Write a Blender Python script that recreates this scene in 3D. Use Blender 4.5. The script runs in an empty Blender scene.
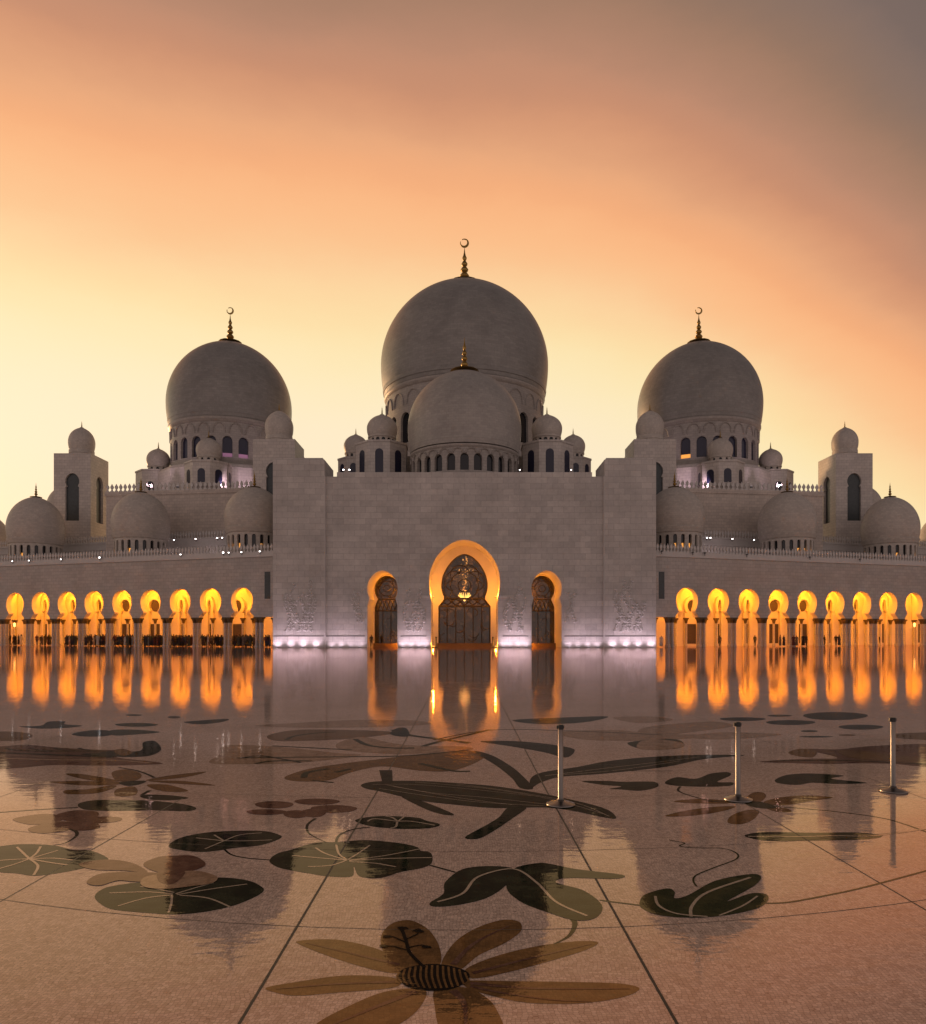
import bpy, bmesh, math, random
from mathutils import Vector, Matrix
random.seed(7)
PI = math.pi
S = bpy.context.scene
COL = S.collection
F, CX, HY, H = 737.0, 464.5, 633.5, 1.9          # focal length (px), principal column, horizon row, eye height (m)

# ------------------------------------------------------------------ mesh helpers
class MB:
    def __init__(s): s.v = []; s.f = []; s.m = []
    def face(s, pts, mi=0):
        n = len(s.v); s.v += [tuple(p) for p in pts]; s.f.append(tuple(range(n, n+len(pts)))); s.m.append(mi)
    def box(s, x0, x1, y0, y1, z0, z1, mi=0):
        n = len(s.v)
        s.v += [(x0,y0,z0),(x1,y0,z0),(x1,y1,z0),(x0,y1,z0),(x0,y0,z1),(x1,y0,z1),(x1,y1,z1),(x0,y1,z1)]
        for q in ((0,3,2,1),(4,5,6,7),(0,1,5,4),(1,2,6,5),(2,3,7,6),(3,0,4,7)):
            s.f.append(tuple(n+i for i in q)); s.m.append(mi)
    def lathe(s, prof, n=32, c=(0,0,0), mi=0, a0=0.0, cap=True):
        b = len(s.v); k = len(prof)
        for i in range(n):
            a = a0 + 2*PI*i/n
            for r, z in prof: s.v.append((c[0]+r*math.cos(a), c[1]+r*math.sin(a), c[2]+z))
        for i in range(n):
            j = (i+1) % n
            for q in range(k-1):
                s.f.append((b+i*k+q, b+j*k+q, b+j*k+q+1, b+i*k+q+1)); s.m.append(mi)
        if cap:
            if prof[0][0] > 1e-4: s.f.append(tuple(b+i*k for i in range(n-1,-1,-1))); s.m.append(mi)
            if prof[-1][0] > 1e-4: s.f.append(tuple(b+i*k+k-1 for i in range(n))); s.m.append(mi)
    def tube(s, pts, r, n=6, mi=0):
        pts = [Vector(p) for p in pts]; b = len(s.v)
        rs = r if isinstance(r, (list, tuple)) else [r]*len(pts)
        for i, p in enumerate(pts):
            d = (pts[min(i+1,len(pts)-1)] - pts[max(i-1,0)]).normalized()
            u = d.cross(Vector((0,0,1)))
            if u.length < 1e-3: u = d.cross(Vector((0,1,0)))
            u.normalize(); w = d.cross(u)
            for j in range(n):
                a = 2*PI*j/n; s.v.append(tuple(p + (u*math.cos(a)+w*math.sin(a))*rs[i]))
        for i in range(len(pts)-1):
            for j in range(n):
                k = (j+1) % n
                s.f.append((b+i*n+j, b+i*n+k, b+(i+1)*n+k, b+(i+1)*n+j)); s.m.append(mi)
        s.f.append(tuple(b+j for j in range(n-1,-1,-1))); s.m.append(mi)
        s.f.append(tuple(b+(len(pts)-1)*n+j for j in range(n))); s.m.append(mi)
    def extrude(s, pts, off, mi=0):
        off = Vector(off); a = [Vector(p) for p in pts]; b = [p+off for p in a]; n = len(a)
        s.face(a, mi); s.face(list(reversed(b)), mi)
        for i in range(n): s.face([a[i], b[i], b[(i+1)%n], a[(i+1)%n]], mi)
    def build(s, name, mat, parent=None, loc=None, smooth=None, fixn=True):
        me = bpy.data.meshes.new(name); me.from_pydata(s.v, [], s.f)
        mats = mat if isinstance(mat, (list, tuple)) else [mat]
        for m in mats: me.materials.append(m)
        for p, mi in zip(me.polygons, s.m): p.material_index = mi
        if fixn:
            bm = bmesh.new(); bm.from_mesh(me)
            bmesh.ops.remove_doubles(bm, verts=bm.verts, dist=1e-4)
            bmesh.ops.recalc_face_normals(bm, faces=bm.faces); bm.to_mesh(me); bm.free()
        if smooth:
            me.shade_smooth(); me.set_sharp_from_angle(angle=math.radians(smooth))
        me.update()
        o = bpy.data.objects.new(name, me); COL.objects.link(o)
        if parent: o.parent = parent
        if loc: o.location = loc
        return o

def tag(o, label=None, cat=None, group=None, kind=None):
    if label: o['label'] = label
    if cat: o['category'] = cat
    if group: o['group'] = group
    if kind: o['kind'] = kind
    return o
def thing(name, label, cat, loc=(0,0,0), rz=0, group=None):
    o = bpy.data.objects.new(name, None); COL.objects.link(o)
    o.location = loc; o.rotation_euler = (0,0,rz); o.empty_display_size = .3
    return tag(o, label, cat, group)
def lamp(name, kind, loc, energy, color, parent, radius=.03, spot=None, blend=.6, rot=None):
    l = bpy.data.lights.new(name, kind); l.energy = energy; l.color = color
    l.shadow_soft_size = radius
    if kind == 'SPOT': l.spot_size = math.radians(spot); l.spot_blend = blend
    o = bpy.data.objects.new(name, l); COL.objects.link(o); o.parent = parent; o.location = loc
    if rot is not None: o.rotation_mode = 'QUATERNION'; o.rotation_quaternion = Vector(rot).to_track_quat('-Z', 'Y')
    return o

# ------------------------------------------------------------------ materials
class NT:
    def __init__(s, name):
        s.m = bpy.data.materials.new(name); s.m.use_nodes = True; s.t = s.m.node_tree
        s.b = s.t.nodes['Principled BSDF']; s.out = s.t.nodes['Material Output']
    def n(s, k, **kw):
        x = s.t.nodes.new(k)
        for a, v in kw.items(): setattr(x, a, v)
        return x
    def l(s, a, b): s.t.links.new(a, b)
    def math(s, op, a, b=None, clamp=False):
        x = s.n('ShaderNodeMath', operation=op); x.use_clamp = clamp
        for i, v in enumerate((a, b)):
            if v is None: continue
            if isinstance(v, (int, float)): x.inputs[i].default_value = v
            else: s.l(v, x.inputs[i])
        return x.outputs[0]
    def mix(s, fac, a, b, mode='MIX'):
        x = s.n('ShaderNodeMix', data_type='RGBA', blend_type=mode)
        for i, v in ((0, fac), (6, a), (7, b)):
            if isinstance(v, (int, float)): x.inputs[i].default_value = v
            elif isinstance(v, tuple): x.inputs[i].default_value = (*v, 1) if len(v) == 3 else v
            else: s.l(v, x.inputs[i])
        return x.outputs[2]
    def noise(s, vec, scale, detail=4, rough=.55):
        x = s.n('ShaderNodeTexNoise'); x.inputs['Scale'].default_value = scale
        x.inputs['Detail'].default_value = detail; x.inputs['Roughness'].default_value = rough
        if vec is not None: s.l(vec, x.inputs['Vector'])
        return x.outputs['Fac']
    def ramp(s, fac, stops):
        x = s.n('ShaderNodeValToRGB'); e = x.color_ramp.elements
        while len(e) < len(stops): e.new(.5)
        for q, (p, c) in zip(e, stops): q.position = p; q.color = (*c, 1) if len(c) == 3 else c
        s.l(fac, x.inputs[0]); return x.outputs[0]

def marble(name, base=(.70,.655,.605), cyl=False, bw=1.5, bh=.8, joint=.62, rough=.45, patch=.22, R=1.0):
    t = NT(name); tc = t.n('ShaderNodeTexCoord'); sp = t.n('ShaderNodeSeparateXYZ'); t.l(tc.outputs['Object'], sp.inputs[0])
    x, y, z = sp.outputs
    if cyl:
        u = t.math('MULTIPLY', t.math('ARCTAN2', y, x), R)
    else:
        sn = t.n('ShaderNodeSeparateXYZ'); t.l(tc.outputs['Normal'], sn.inputs[0])
        ax = t.math('ABSOLUTE', sn.outputs[0])
        gt = t.math('GREATER_THAN', ax, .75)
        u = t.math('ADD', t.math('MULTIPLY', y, gt), t.math('MULTIPLY', x, t.math('SUBTRACT', 1.0, gt)))
    cb = t.n('ShaderNodeCombineXYZ'); t.l(u, cb.inputs[0]); t.l(z, cb.inputs[1])
    br = t.n('ShaderNodeTexBrick'); t.l(cb.outputs[0], br.inputs['Vector'])
    br.inputs['Scale'].default_value = 1; br.inputs['Mortar Size'].default_value = .022
    br.inputs['Mortar Smooth'].default_value = .3
    br.inputs['Brick Width'].default_value = bw; br.inputs['Row Height'].default_value = bh
    br.inputs['Color1'].default_value = (1,1,1,1); br.inputs['Color2'].default_value = (.84,.84,.85,1)
    br.inputs['Mortar'].default_value = (joint,joint,joint,1)
    big = t.noise(tc.outputs['Object'], .22, 5, .6)
    g = t.ramp(big, [(.33,(1-patch,)*3), (.62,(1,1,1))])
    fine = t.noise(tc.outputs['Object'], 2.6, 6, .7)
    f2 = t.ramp(fine, [(.3,(.86,.86,.87)), (.65,(1,1,1))])
    c = t.mix(1.0, br.outputs['Color'], g, 'MULTIPLY'); c = t.mix(1.0, c, f2, 'MULTIPLY')
    c = t.mix(1.0, c, base, 'MULTIPLY'); t.l(c, t.b.inputs['Base Color'])
    t.b.inputs['Roughness'].default_value = rough
    bp = t.n('ShaderNodeBump'); bp.inputs['Strength'].default_value = .5; bp.inputs['Distance'].default_value = .03
    t.l(br.outputs['Color'], bp.inputs['Height']); t.l(bp.outputs[0], t.b.inputs['Normal'])
    return t.m
def plain(name, col, rough=.5, metal=0, noise=0, nscale=4):
    t = NT(name)
    if noise:
        tc = t.n('ShaderNodeTexCoord'); f = t.noise(tc.outputs['Object'], nscale, 5, .6)
        t.l(t.ramp(f, [(.3, tuple(c*(1-noise) for c in col)), (.7, col)]), t.b.inputs['Base Color'])
    else: t.b.inputs['Base Color'].default_value = (*col, 1)
    t.b.inputs['Roughness'].default_value = rough; t.b.inputs['Metallic'].default_value = metal
    return t.m
def emis(name, col, st):
    t = NT(name); t.b.inputs['Base Color'].default_value = (*col,1)
    t.b.inputs['Emission Color'].default_value = (*col,1); t.b.inputs['Emission Strength'].default_value = st
    return t.m

M = {}
M['wall'] = marble('white_marble_blocks')
M['wall2'] = marble('white_marble_small_blocks', base=(.58,.545,.505), bw=.9, bh=.5, patch=.16)
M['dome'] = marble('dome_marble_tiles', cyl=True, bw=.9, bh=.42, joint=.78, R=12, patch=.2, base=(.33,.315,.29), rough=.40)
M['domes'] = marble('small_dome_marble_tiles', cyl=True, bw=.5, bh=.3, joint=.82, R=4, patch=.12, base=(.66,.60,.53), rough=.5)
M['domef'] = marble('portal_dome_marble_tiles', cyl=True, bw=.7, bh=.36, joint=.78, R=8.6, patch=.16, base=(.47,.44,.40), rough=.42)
M['tower'] = marble('tower_marble_blocks', base=(.72,.66,.60), bw=.9, bh=.5, patch=.16)
M['terrace'] = marble('terrace_marble_blocks', base=(.74,.64,.55), bw=.9, bh=.5, patch=.2)
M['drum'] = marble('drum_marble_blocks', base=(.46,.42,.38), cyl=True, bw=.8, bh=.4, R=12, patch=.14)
M['trim'] = plain('marble_trim', (.66,.63,.60), .4, noise=.12, nscale=1.2)
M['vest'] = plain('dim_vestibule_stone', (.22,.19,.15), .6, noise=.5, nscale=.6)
M['inner'] = plain('arcade_plaster', (.72,.66,.58), .6, noise=.1, nscale=1.0)
M['column'] = plain('inlaid_marble_column', (.50,.48,.47), .3, noise=.35, nscale=5)
M['capital'] = plain('gilded_palm_capital', (.14,.10,.05), .5, .3, noise=.4, nscale=9)
M['gold'] = plain('gilded_metal', (.42,.27,.08), .35, .9, noise=.3, nscale=6)
M['bronze'] = plain('bronze_lattice', (.055,.04,.022), .45, .5)
M['dark'] = plain('dark_ledge_stone', (.10,.09,.09), .6)
M['window'] = plain('dark_window_glass', (.012,.013,.018), .12)
M['greywin'] = plain('grey_screen_glass', (.06,.075,.08), .35, noise=.3, nscale=3)
M['lattwin'] = plain('dark_lattice_glass', (.07,.05,.03), .4, noise=.5, nscale=7)
M['bluewin'] = plain('blue_window_glass', (.02,.022,.05), .2)
M['roof'] = plain('pale_roof_screed', (.45,.43,.41), .8, noise=.2, nscale=.5)
M['black'] = plain('black_plastic', (.015,.015,.016), .4)
M['housing'] = plain('grey_lamp_housing', (.10,.10,.10), .5, .4)
M['lens'] = emis('lit_white_lens', (1,.90,.86), 8)
M['lensoff'] = plain('unlit_lens', (.05,.05,.055), .15)
M['lenswarm'] = emis('lit_warm_lens', (1,.50,.10), 12)
M['lantern'] = emis('lit_lantern_glass', (1,.5,.12), 3.5)
M['crystal'] = emis('lit_crystal', (1,.60,.20), 30)
M['crystaldim'] = emis('lit_crystal_drops', (1,.50,.16), 26)
M['pinkpane'] = emis('pink_lit_window_foot', (.50,.24,.40), .24)
M['warmpane'] = emis('amber_lit_window_foot', (1,.42,.08), .8)

# glass of the portal screens: part clear, part mirror
t = NT('portal_glass'); t.t.nodes.remove(t.b)
tr = t.n('ShaderNodeBsdfTransparent'); tr.inputs[0].default_value = (.62,.56,.46,1)
gl = t.n('ShaderNodeBsdfGlossy'); gl.inputs['Roughness'].default_value = .03; gl.inputs[0].default_value = (.8,.78,.74,1)
tcg = t.n('ShaderNodeTexCoord'); vg = t.n('ShaderNodeTexVoronoi', feature='DISTANCE_TO_EDGE'); vg.inputs['Scale'].default_value = 1.1; t.l(tcg.outputs['Object'], vg.inputs['Vector'])
vh = t.n('ShaderNodeTexVoronoi', feature='F1'); vh.inputs['Scale'].default_value = 1.1; t.l(tcg.outputs['Object'], vh.inputs['Vector'])
hs = t.n('ShaderNodeSeparateColor'); t.l(vh.outputs['Color'], hs.inputs[0])
pc = t.ramp(hs.outputs[0], [(0,(.02,.016,.010)),(.45,(.06,.042,.020)),(.75,(.10,.078,.045)),(1,(.16,.14,.10))])
pc = t.mix(t.ramp(vg.outputs['Distance'], [(.03,(0,0,0)),(.06,(1,1,1))]), (.012,.009,.006), pc)
df = t.n('ShaderNodeBsdfDiffuse'); t.l(pc, df.inputs[0])
m1 = t.n('ShaderNodeMixShader'); m1.inputs[0].default_value = .55; t.l(tr.outputs[0], m1.inputs[1]); t.l(df.outputs[0], m1.inputs[2])
m2 = t.n('ShaderNodeMixShader'); m2.inputs[0].default_value = .08; t.l(m1.outputs[0], m2.inputs[1]); t.l(gl.outputs[0], m2.inputs[2])
t.l(m2.outputs[0], t.out.inputs[0]); M['glass'] = t.m

# polished mosaic floor
def mosaic(name, base, alt=None, var=.18, grout=.72, gl=(.50,.60,.66)):
    t = NT(name); tc = t.n('ShaderNodeTexCoord'); co = tc.outputs['Object']
    # wavy courses of tesserae
    nz = t.n('ShaderNodeTexNoise'); nz.inputs['Scale'].default_value = 2.2; nz.inputs['Detail'].default_value = 2; t.l(co, nz.inputs['Vector'])
    vm = t.n('ShaderNodeVectorMath', operation='MULTIPLY_ADD'); t.l(nz.outputs['Color'], vm.inputs[0]); vm.inputs[1].default_value = (.16,.16,0); t.l(co, vm.inputs[2])
    vo = t.n('ShaderNodeTexVoronoi', feature='DISTANCE_TO_EDGE'); vo.inputs['Scale'].default_value = 44; vo.inputs['Randomness'].default_value = .45; t.l(vm.outputs[0], vo.inputs['Vector'])
    vc = t.n('ShaderNodeTexVoronoi', feature='F1'); vc.inputs['Scale'].default_value = 44; vc.inputs['Randomness'].default_value = .45; t.l(vm.outputs[0], vc.inputs['Vector'])
    edge = t.ramp(vo.outputs['Distance'], [(.02,(grout,)*3), (.10,(1,1,1))])
    rr = t.n('ShaderNodeSeparateColor'); t.l(vc.outputs['Color'], rr.inputs[0])
    tone = t.ramp(rr.outputs[0], [(0,(1-var,)*3), (1,(1,1,1))])
    patch = t.ramp(t.noise(co, .55, 5, .6), [(.35,(.88,.87,.86)), (.62,(1,1,1))])
    stain = t.ramp(t.noise(co, 7.0, 5, .7), [(.3,(.88,.87,.87)), (.6,(1,1,1))])
    c = t.mix(1, edge, tone, 'MULTIPLY'); c = t.mix(1, c, patch, 'MULTIPLY'); c = t.mix(1, c, stain, 'MULTIPLY')
    if alt:
        b = t.mix(t.ramp(t.noise(vm.outputs[0], 5.5, 4, .6), [(.42,(0,0,0)), (.6,(1,1,1))]), base, alt)
    else: b = base
    c = t.mix(1, c, b, 'MULTIPLY')
    rg = t.ramp(t.noise(co, 1.3, 4, .6), [(.35,(.006,)*3), (.7,(.030,)*3)])
    
    # slow swell of the polished surface + tile edges
    mp = t.n('ShaderNodeMapping'); mp.inputs['Scale'].default_value = (.55,1.0,1); t.l(co, mp.inputs[0])
    w1 = t.noise(mp.outputs[0], 2.4, 3, .5)
    b1 = t.n('ShaderNodeBump'); b1.inputs['Strength'].default_value = 1; b1.inputs['Distance'].default_value = .0021; t.l(w1, b1.inputs['Height'])
    w2 = t.noise(mp.outputs[0], 9.0, 2, .5)
    b3 = t.n('ShaderNodeBump'); b3.inputs['Strength'].default_value = 1; b3.inputs['Distance'].default_value = .0009; t.l(w2, b3.inputs['Height']); t.l(b1.outputs[0], b3.inputs['Normal'])
    b2 = t.n('ShaderNodeBump'); b2.inputs['Strength'].default_value = .55; b2.inputs['Distance'].default_value = .00016
    t.l(t.math('ADD', vo.outputs['Distance'], t.math('MULTIPLY', rr.outputs[1], .25)), b2.inputs['Height']); t.l(b3.outputs[0], b2.inputs['Normal'])
    # polished coat: orange sky reflection put into gloss colour at steep angles, neutral at grazing ones
    t.t.nodes.remove(t.b)
    df = t.n('ShaderNodeBsdfDiffuse'); t.l(c, df.inputs['Color']); t.l(b2.outputs[0], df.inputs['Normal'])
    gs = t.n('ShaderNodeBsdfGlossy'); t.l(rg, gs.inputs['Roughness']); t.l(b2.outputs[0], gs.inputs['Normal'])
    fr = t.n('ShaderNodeFresnel'); fr.inputs['IOR'].default_value = 1.5; t.l(b2.outputs[0], fr.inputs['Normal'])
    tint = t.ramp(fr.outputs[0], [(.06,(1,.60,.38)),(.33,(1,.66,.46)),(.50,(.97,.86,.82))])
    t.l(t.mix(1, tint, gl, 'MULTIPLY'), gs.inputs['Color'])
    mx = t.n('ShaderNodeMixShader'); t.l(fr.outputs[0], mx.inputs[0]); t.l(df.outputs[0], mx.inputs[1]); t.l(gs.outputs[0], mx.inputs[2]); t.l(mx.outputs[0], t.out.inputs[0])
    return t.m
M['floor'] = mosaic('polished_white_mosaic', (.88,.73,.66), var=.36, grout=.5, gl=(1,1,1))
M['green'] = mosaic('dark_green_mosaic', (.014,.024,.017), (.040,.056,.034))
M['olive'] = mosaic('olive_green_mosaic', (.034,.052,.024), (.075,.085,.038))
M['ochre'] = mosaic('ochre_mosaic', (.29,.165,.066), (.19,.11,.045), var=.3, gl=(.72,.78,.80))
M['tan'] = mosaic('tan_mosaic', (.54,.40,.29), (.40,.28,.19), var=.3, gl=(.9,.92,.92))
M['brown'] = mosaic('brown_mosaic', (.13,.065,.052), (.22,.13,.10), var=.3, gl=(.75,.78,.80))
M['vein'] = mosaic('pale_vein_mosaic', (.62,.55,.45), gl=(1,1,1))
M['blackm'] = mosaic('black_mosaic', (.008,.008,.009))
M['joint'] = plain('dark_floor_joint', (.018,.016,.015), .5)

# ------------------------------------------------------------------ coordinates of the floor design (metres on the floor)
def G(px, py, z=0.0):
    Y = F*(H-z)/(py-HY); return ((px-CX)*Y/F, Y, z)
def P(px, py, Y): return ((px-CX)*Y/F, Y, H-(py-HY)*Y/F)

# ------------------------------------------------------------------ floor
fl = MB(); fl.face([(-420,-60,0),(420,-60,0),(420,420,0),(-420,420,0)])
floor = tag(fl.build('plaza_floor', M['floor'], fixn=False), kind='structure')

def smooth_loop(pts, k=5, closed=True):
    n = len(pts); out = []
    for i in range(n if closed else n-1):
        if closed: p0,p1,p2,p3 = pts[i-1],pts[i],pts[(i+1)%n],pts[(i+2)%n]
        else: p0,p1,p2,p3 = pts[max(i-1,0)],pts[i],pts[i+1],pts[min(i+2,n-1)]
        for j in range(k):
            u = j/k
            out.append(tuple(.5*((2*p1[a])+(-p0[a]+p2[a])*u+(2*p0[a]-5*p1[a]+4*p2[a]-p3[a])*u*u+(-p0[a]+3*p1[a]-3*p2[a]+p3[a])*u**3) for a in (0,1)))
    if not closed: out.append(pts[-1])
    return out
class Inlay:
    """shapes of one inlaid plant, each as a thin sheet on the floor"""
    def __init__(s, ox=0, oy=0, sc=1.0): s.o = (ox,oy,sc); s.items = []
    def w(s, pts): return [(s.o[0]+x/s.o[2], s.o[1]+y/s.o[2]) for x, y in pts]
    def poly(s, pts, lev=1, mi=0, sm=True):
        g = [G(*p)[:2] for p in s.w(pts)]
        s.items.append((smooth_loop(g) if sm else g, lev, mi)); return s
    def oval(s, cx, cy, rx, ry, lev=1, mi=0, n=14):
        return s.poly([(cx+rx*math.cos(2*PI*i/n)*(1+.05*math.sin(5*i)), cy+ry*math.sin(2*PI*i/n)) for i in range(n)], lev, mi)
    def line(s, pts, wd, lev=2, mi=0, taper=False):
        g = smooth_loop([G(*p)[:2] for p in s.w(pts)], 6, False); n = len(g); L, R = [], []
        for i in range(n):
            a, b = g[max(i-1,0)], g[min(i+1,n-1)]; dx, dy = b[0]-a[0], b[1]-a[1]; d = math.hypot(dx,dy) or 1
            h = wd/2*((1-.8*i/(n-1)) if taper else 1)
            L.append((g[i][0]-dy/d*h, g[i][1]+dx/d*h)); R.append((g[i][0]+dy/d*h, g[i][1]-dx/d*h))
        for i in range(n-1): s.items.append(([L[i],R[i],R[i+1],L[i+1]], lev, mi))
        return s
    def build(s, name, mats):
        me = bpy.data.meshes.new(name); bm = bmesh.new(); cnt = 0
        for pts, lev, mi in s.items:
            cnt += 1; vs = [bm.verts.new((x, y, .0010*lev+.0000035*cnt)) for x, y in pts]
            try: f = bm.faces.new(vs)
            except ValueError: continue
            f.material_index = mi
            f.normal_update()
            if f.normal.z < 0: f.normal_flip()
        big = [f for f in bm.faces if len(f.verts) > 4]
        bmesh.ops.triangulate(bm, faces=big, ngon_method='EAR_CLIP'); bm.to_mesh(me); bm.free()
        for m in mats: me.materials.append(M[m])
        o = bpy.data.objects.new(name, me); COL.objects.link(o); o.parent = floor; return o

# panel joints
j = MB()
def joint(pts, w=.018, z=.0011):
    for a, b in zip(pts, pts[1:]):
        dx, dy = b[0]-a[0], b[1]-a[1]; d = math.hypot(dx,dy); nx, ny = -dy/d*w/2, dx/d*w/2
        j.face([(a[0]-nx,a[1]-ny,z),(b[0]-nx,b[1]-ny,z),(b[0]+nx,b[1]+ny,z),(a[0]+nx,a[1]+ny,z)])
for k, x in enumerate((-1.05,.99)): joint([(x*1.065,2,0),(x*1.04,4,0),(x,9,0),(x,26,0)], .017)
for x in (-3.25,3.13): joint([(x*1.02,3,0),(x,8.5,0)], .012)
for x in (-7.5,-5.4,5.3,7.4): joint([(x,4,0),(x,22,0)], .008)
for y0, q in ((4.72,.055),(6.42,.04),(8.5,.03),(10.6,.02),(12.7,.01),(14.9,0),(17.1,0),(19.3,0)):
    joint([(x*.5, y0+q*(x*.5)**2*(.9), 0) for x in range(-16,17)], .006 if y0 < 7 else .008, .0014)
j.build('joint_line', M['joint'], floor, fixn=False)

# the large ochre flower at the bottom
f = Inlay(250,900,2.315)
for p in ([(112,95),(200,92),(290,112),(345,140),(352,168),(300,165),(210,140),(125,108)],
          [(350,168),(308,118),(305,80),(330,54),(370,47),(410,66),(435,100),(443,138),(430,160),(395,160)],
          [(442,155),(470,102),(520,67),(580,47),(622,50),(627,72),(590,100),(530,128),(485,162)],
          [(500,160),(570,130),(660,108),(750,96),(805,98),(780,115),(700,140),(600,167),(515,182)],
          [(500,188),(600,188),(740,190),(850,193),(902,205),(860,226),(760,240),(640,238),(560,222),(505,205)],
          [(430,205),(500,203),(550,228),(575,262),(590,310),(560,350),(480,350),(440,300),(428,250)],
          [(392,205),(408,222),(375,268),(300,310),(200,345),(130,335),(150,290),(220,250),(310,213)],
          [(38,203),(120,188),(220,175),(320,178),(350,192),(320,205),(200,215),(110,222),(60,215)]):
    f.poly(p, 1, 0)
for p, w_ in (([(345,150),(250,128),(130,100)],.03),([(470,150),(520,100),(600,60)],.04),([(515,170),(650,135),(790,103)],.03),
          ([(510,193),(650,205),(880,206)],.035),([(470,210),(495,240),(500,300)],.05),([(385,212),(300,245),(190,290)],.045),([(335,190),(200,195),(60,207)],.03),
          ([(510,200),(580,215),(700,232),(790,236)],.022)):
    f.line(p, w_, 2, 1, True)
f.oval(424,180,84,31,2,3)
for i in range(13):
    x = 350+i*12.6; hh = 29*math.sqrt(max(.02,1-((x-424)/84)**2))
    f.line([(x-4,180-hh*.95),(x-9+i*.8,180),(x+2+i*.4,180+hh*.9)], .013, 3, 0)
f.line([(405,158),(385,140),(368,120),(362,98),(352,70)], .022, 3, 3)
for p in ([(368,118),(345,112),(330,108),(302,108)],[(366,112),(380,108),(400,106),(420,112)],[(362,100),(345,92),(330,86),(312,86)],[(360,92),(375,86),(390,78)],[(355,78),(348,68),(358,64),(366,68)],[(376,74),(390,68),(398,76)]):
    f.line(p, .012, 3, 3)
for p in ((310,108),(408,110),(318,86),(392,74),(352,66)): f.oval(p[0],p[1],11,2.6,4,3)
f.build('flower_inlay', ['ochre','brown','olive','blackm'])

# lotus leaves at the left
f = Inlay(0,800,3.5615)
f.poly([(-70,175),(0,165),(60,158),(130,158),(200,163),(260,178),(320,180),(382,205),(370,225),(290,245),(200,262),(120,270),(60,262),(0,258),(-80,250),(-110,210)],1,0)
for p in ([(105,210),(60,168)],[(105,210),(130,190),(145,166)],[(105,210),(190,185),(205,180)],[(105,210),(190,208),(260,215)],[(105,210),(135,235),(120,268)],[(105,210),(40,213),(0,216)],[(105,210),(50,230),(-20,250)],[(105,210),(170,222),(240,232)]):
    f.line(p,.02,2,1)
f.build('leaf_inlay', ['green','vein'])
f = Inlay(0,800,3.5615)
f.poly([(337,345),(370,315),(440,300),(520,293),(600,300),(700,290),(780,276),(880,286),(930,308),(938,325),(900,350),(820,380),(720,400),(620,408),(520,402),(420,393),(370,378)],1,0)
for p in ([(615,335),(520,328),(390,332)],[(615,338),(520,350),(420,378)],[(612,340),(610,370),(600,402)],[(625,335),(700,312),(760,296)],[(640,340),(740,350),(820,382)],[(630,338),(750,318),(880,300)],[(620,330),(560,318),(500,308)]):
    f.line(p,.016,2,1)
f.build('leaf_inlay', ['green','vein'])
f = Inlay(0,800,3.5615)
f.poly([(280,228),(380,213),(470,225),(525,258),(440,252),(330,248)],3,0)
f.poly([(310,290),(350,266),(420,258),(500,258),(600,266),(560,290),(480,292),(420,288),(360,305),(320,302)],4,0)
f.poly([(510,230),(560,205),(620,199),(690,200),(732,226),(710,245),(640,262),(560,257)],3,0)
f.poly([(500,300),(520,275),(600,262),(700,254),(772,275),(755,298),(690,308),(600,318),(530,315)],5,1)
f.poly([(560,262),(600,250),(660,258),(620,300),(570,295)],6,0)
f.build('flower_inlay', ['brown','tan'])
f = Inlay(0,800,3.5615)
for p in ([(45,70),(100,56),(170,50),(230,60),(200,80),(110,88)],[(190,60),(260,38),(345,42),(340,65),(270,78)],[(240,70),(330,60),(425,62),(425,75),(350,84),(260,86)],[(180,80),(240,78),(250,105),(190,116),(130,118),(100,102)],[(250,80),(340,82),(352,100),(290,110),(245,100)]): f.poly(p,2,0)
f.line([(235,98),(270,112),(270,130),(232,153),(190,162)],.045,1,1,True)
f.build('flower_inlay', ['brown','green'])
f = Inlay()
f.poly([(168.5,846),(180,838),(203,833),(230,831),(262,831),(277,834),(281,838),(262,845),(235,848),(205,852),(180,850)],1,0)
for p in ([(224,841),(196,838)],[(224,841),(205,849)],[(224,841),(214,835)],[(224,841),(240,835),(262,833)],[(224,841),(250,841),(272,840)]): f.line(p,.018,2,1)
f.line([(224,849),(232,855),(250,858.5),(272,860)],.02,1,0)
f.build('leaf_inlay', ['green','vein'])
f = Inlay(230,780,3.858)
f.poly([(152,312),(180,285),(240,268),(330,242),(420,240),(520,232),(650,243),(720,258),(735,272),(775,282),(778,320),(740,340),(660,355),(580,378),(500,372),(478,335),(470,372),(380,372),(300,360),(230,348),(180,335)],1,0)
for p in ([(450,310),(330,300),(240,292)],[(450,310),(390,330),(300,335)],[(450,310),(370,285),(330,262)],[(450,308),(420,285),(410,250)],[(455,308),(500,280),(540,252)],[(460,310),(600,292),(740,265)],[(460,312),(600,304),(778,300)],[(460,316),(560,322),(640,336)]): f.line(p,.018,2,1)
f.line([(408,250),(420,215),(470,192),(540,182)],.025,2,0); f.line([(775,330),(820,342),(870,357)],.022,1,0)
f.build('leaf_inlay', ['green','vein'])
f = Inlay(230,780,3.858)
f.poly([(482,158),(520,145),(600,139),(720,145),(760,158),(805,168),(800,180),(740,188),(640,188),(540,178)],1,0)
for p in ([(645,160),(560,150),(530,160)],[(645,162),(640,180),(620,186)],[(650,158),(672,142)],[(645,160),(700,160),(790,175)],[(645,158),(625,145),(600,140)]): f.line(p,.022,2,1)
f.build('leaf_inlay', ['green','vein'])
f = Inlay(230,780,3.858)
for e in ((170,96,75,14),(335,84,88,12),(140,124,78,11),(255,132,50,15),(400,112,90,15),(320,128,50,16)): f.oval(*e,2,0)
f.line([(330,148),(300,172),(300,200),(330,222),(375,242)],.035,1,1,True)
f.build('flower_inlay', ['brown','green'])

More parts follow.
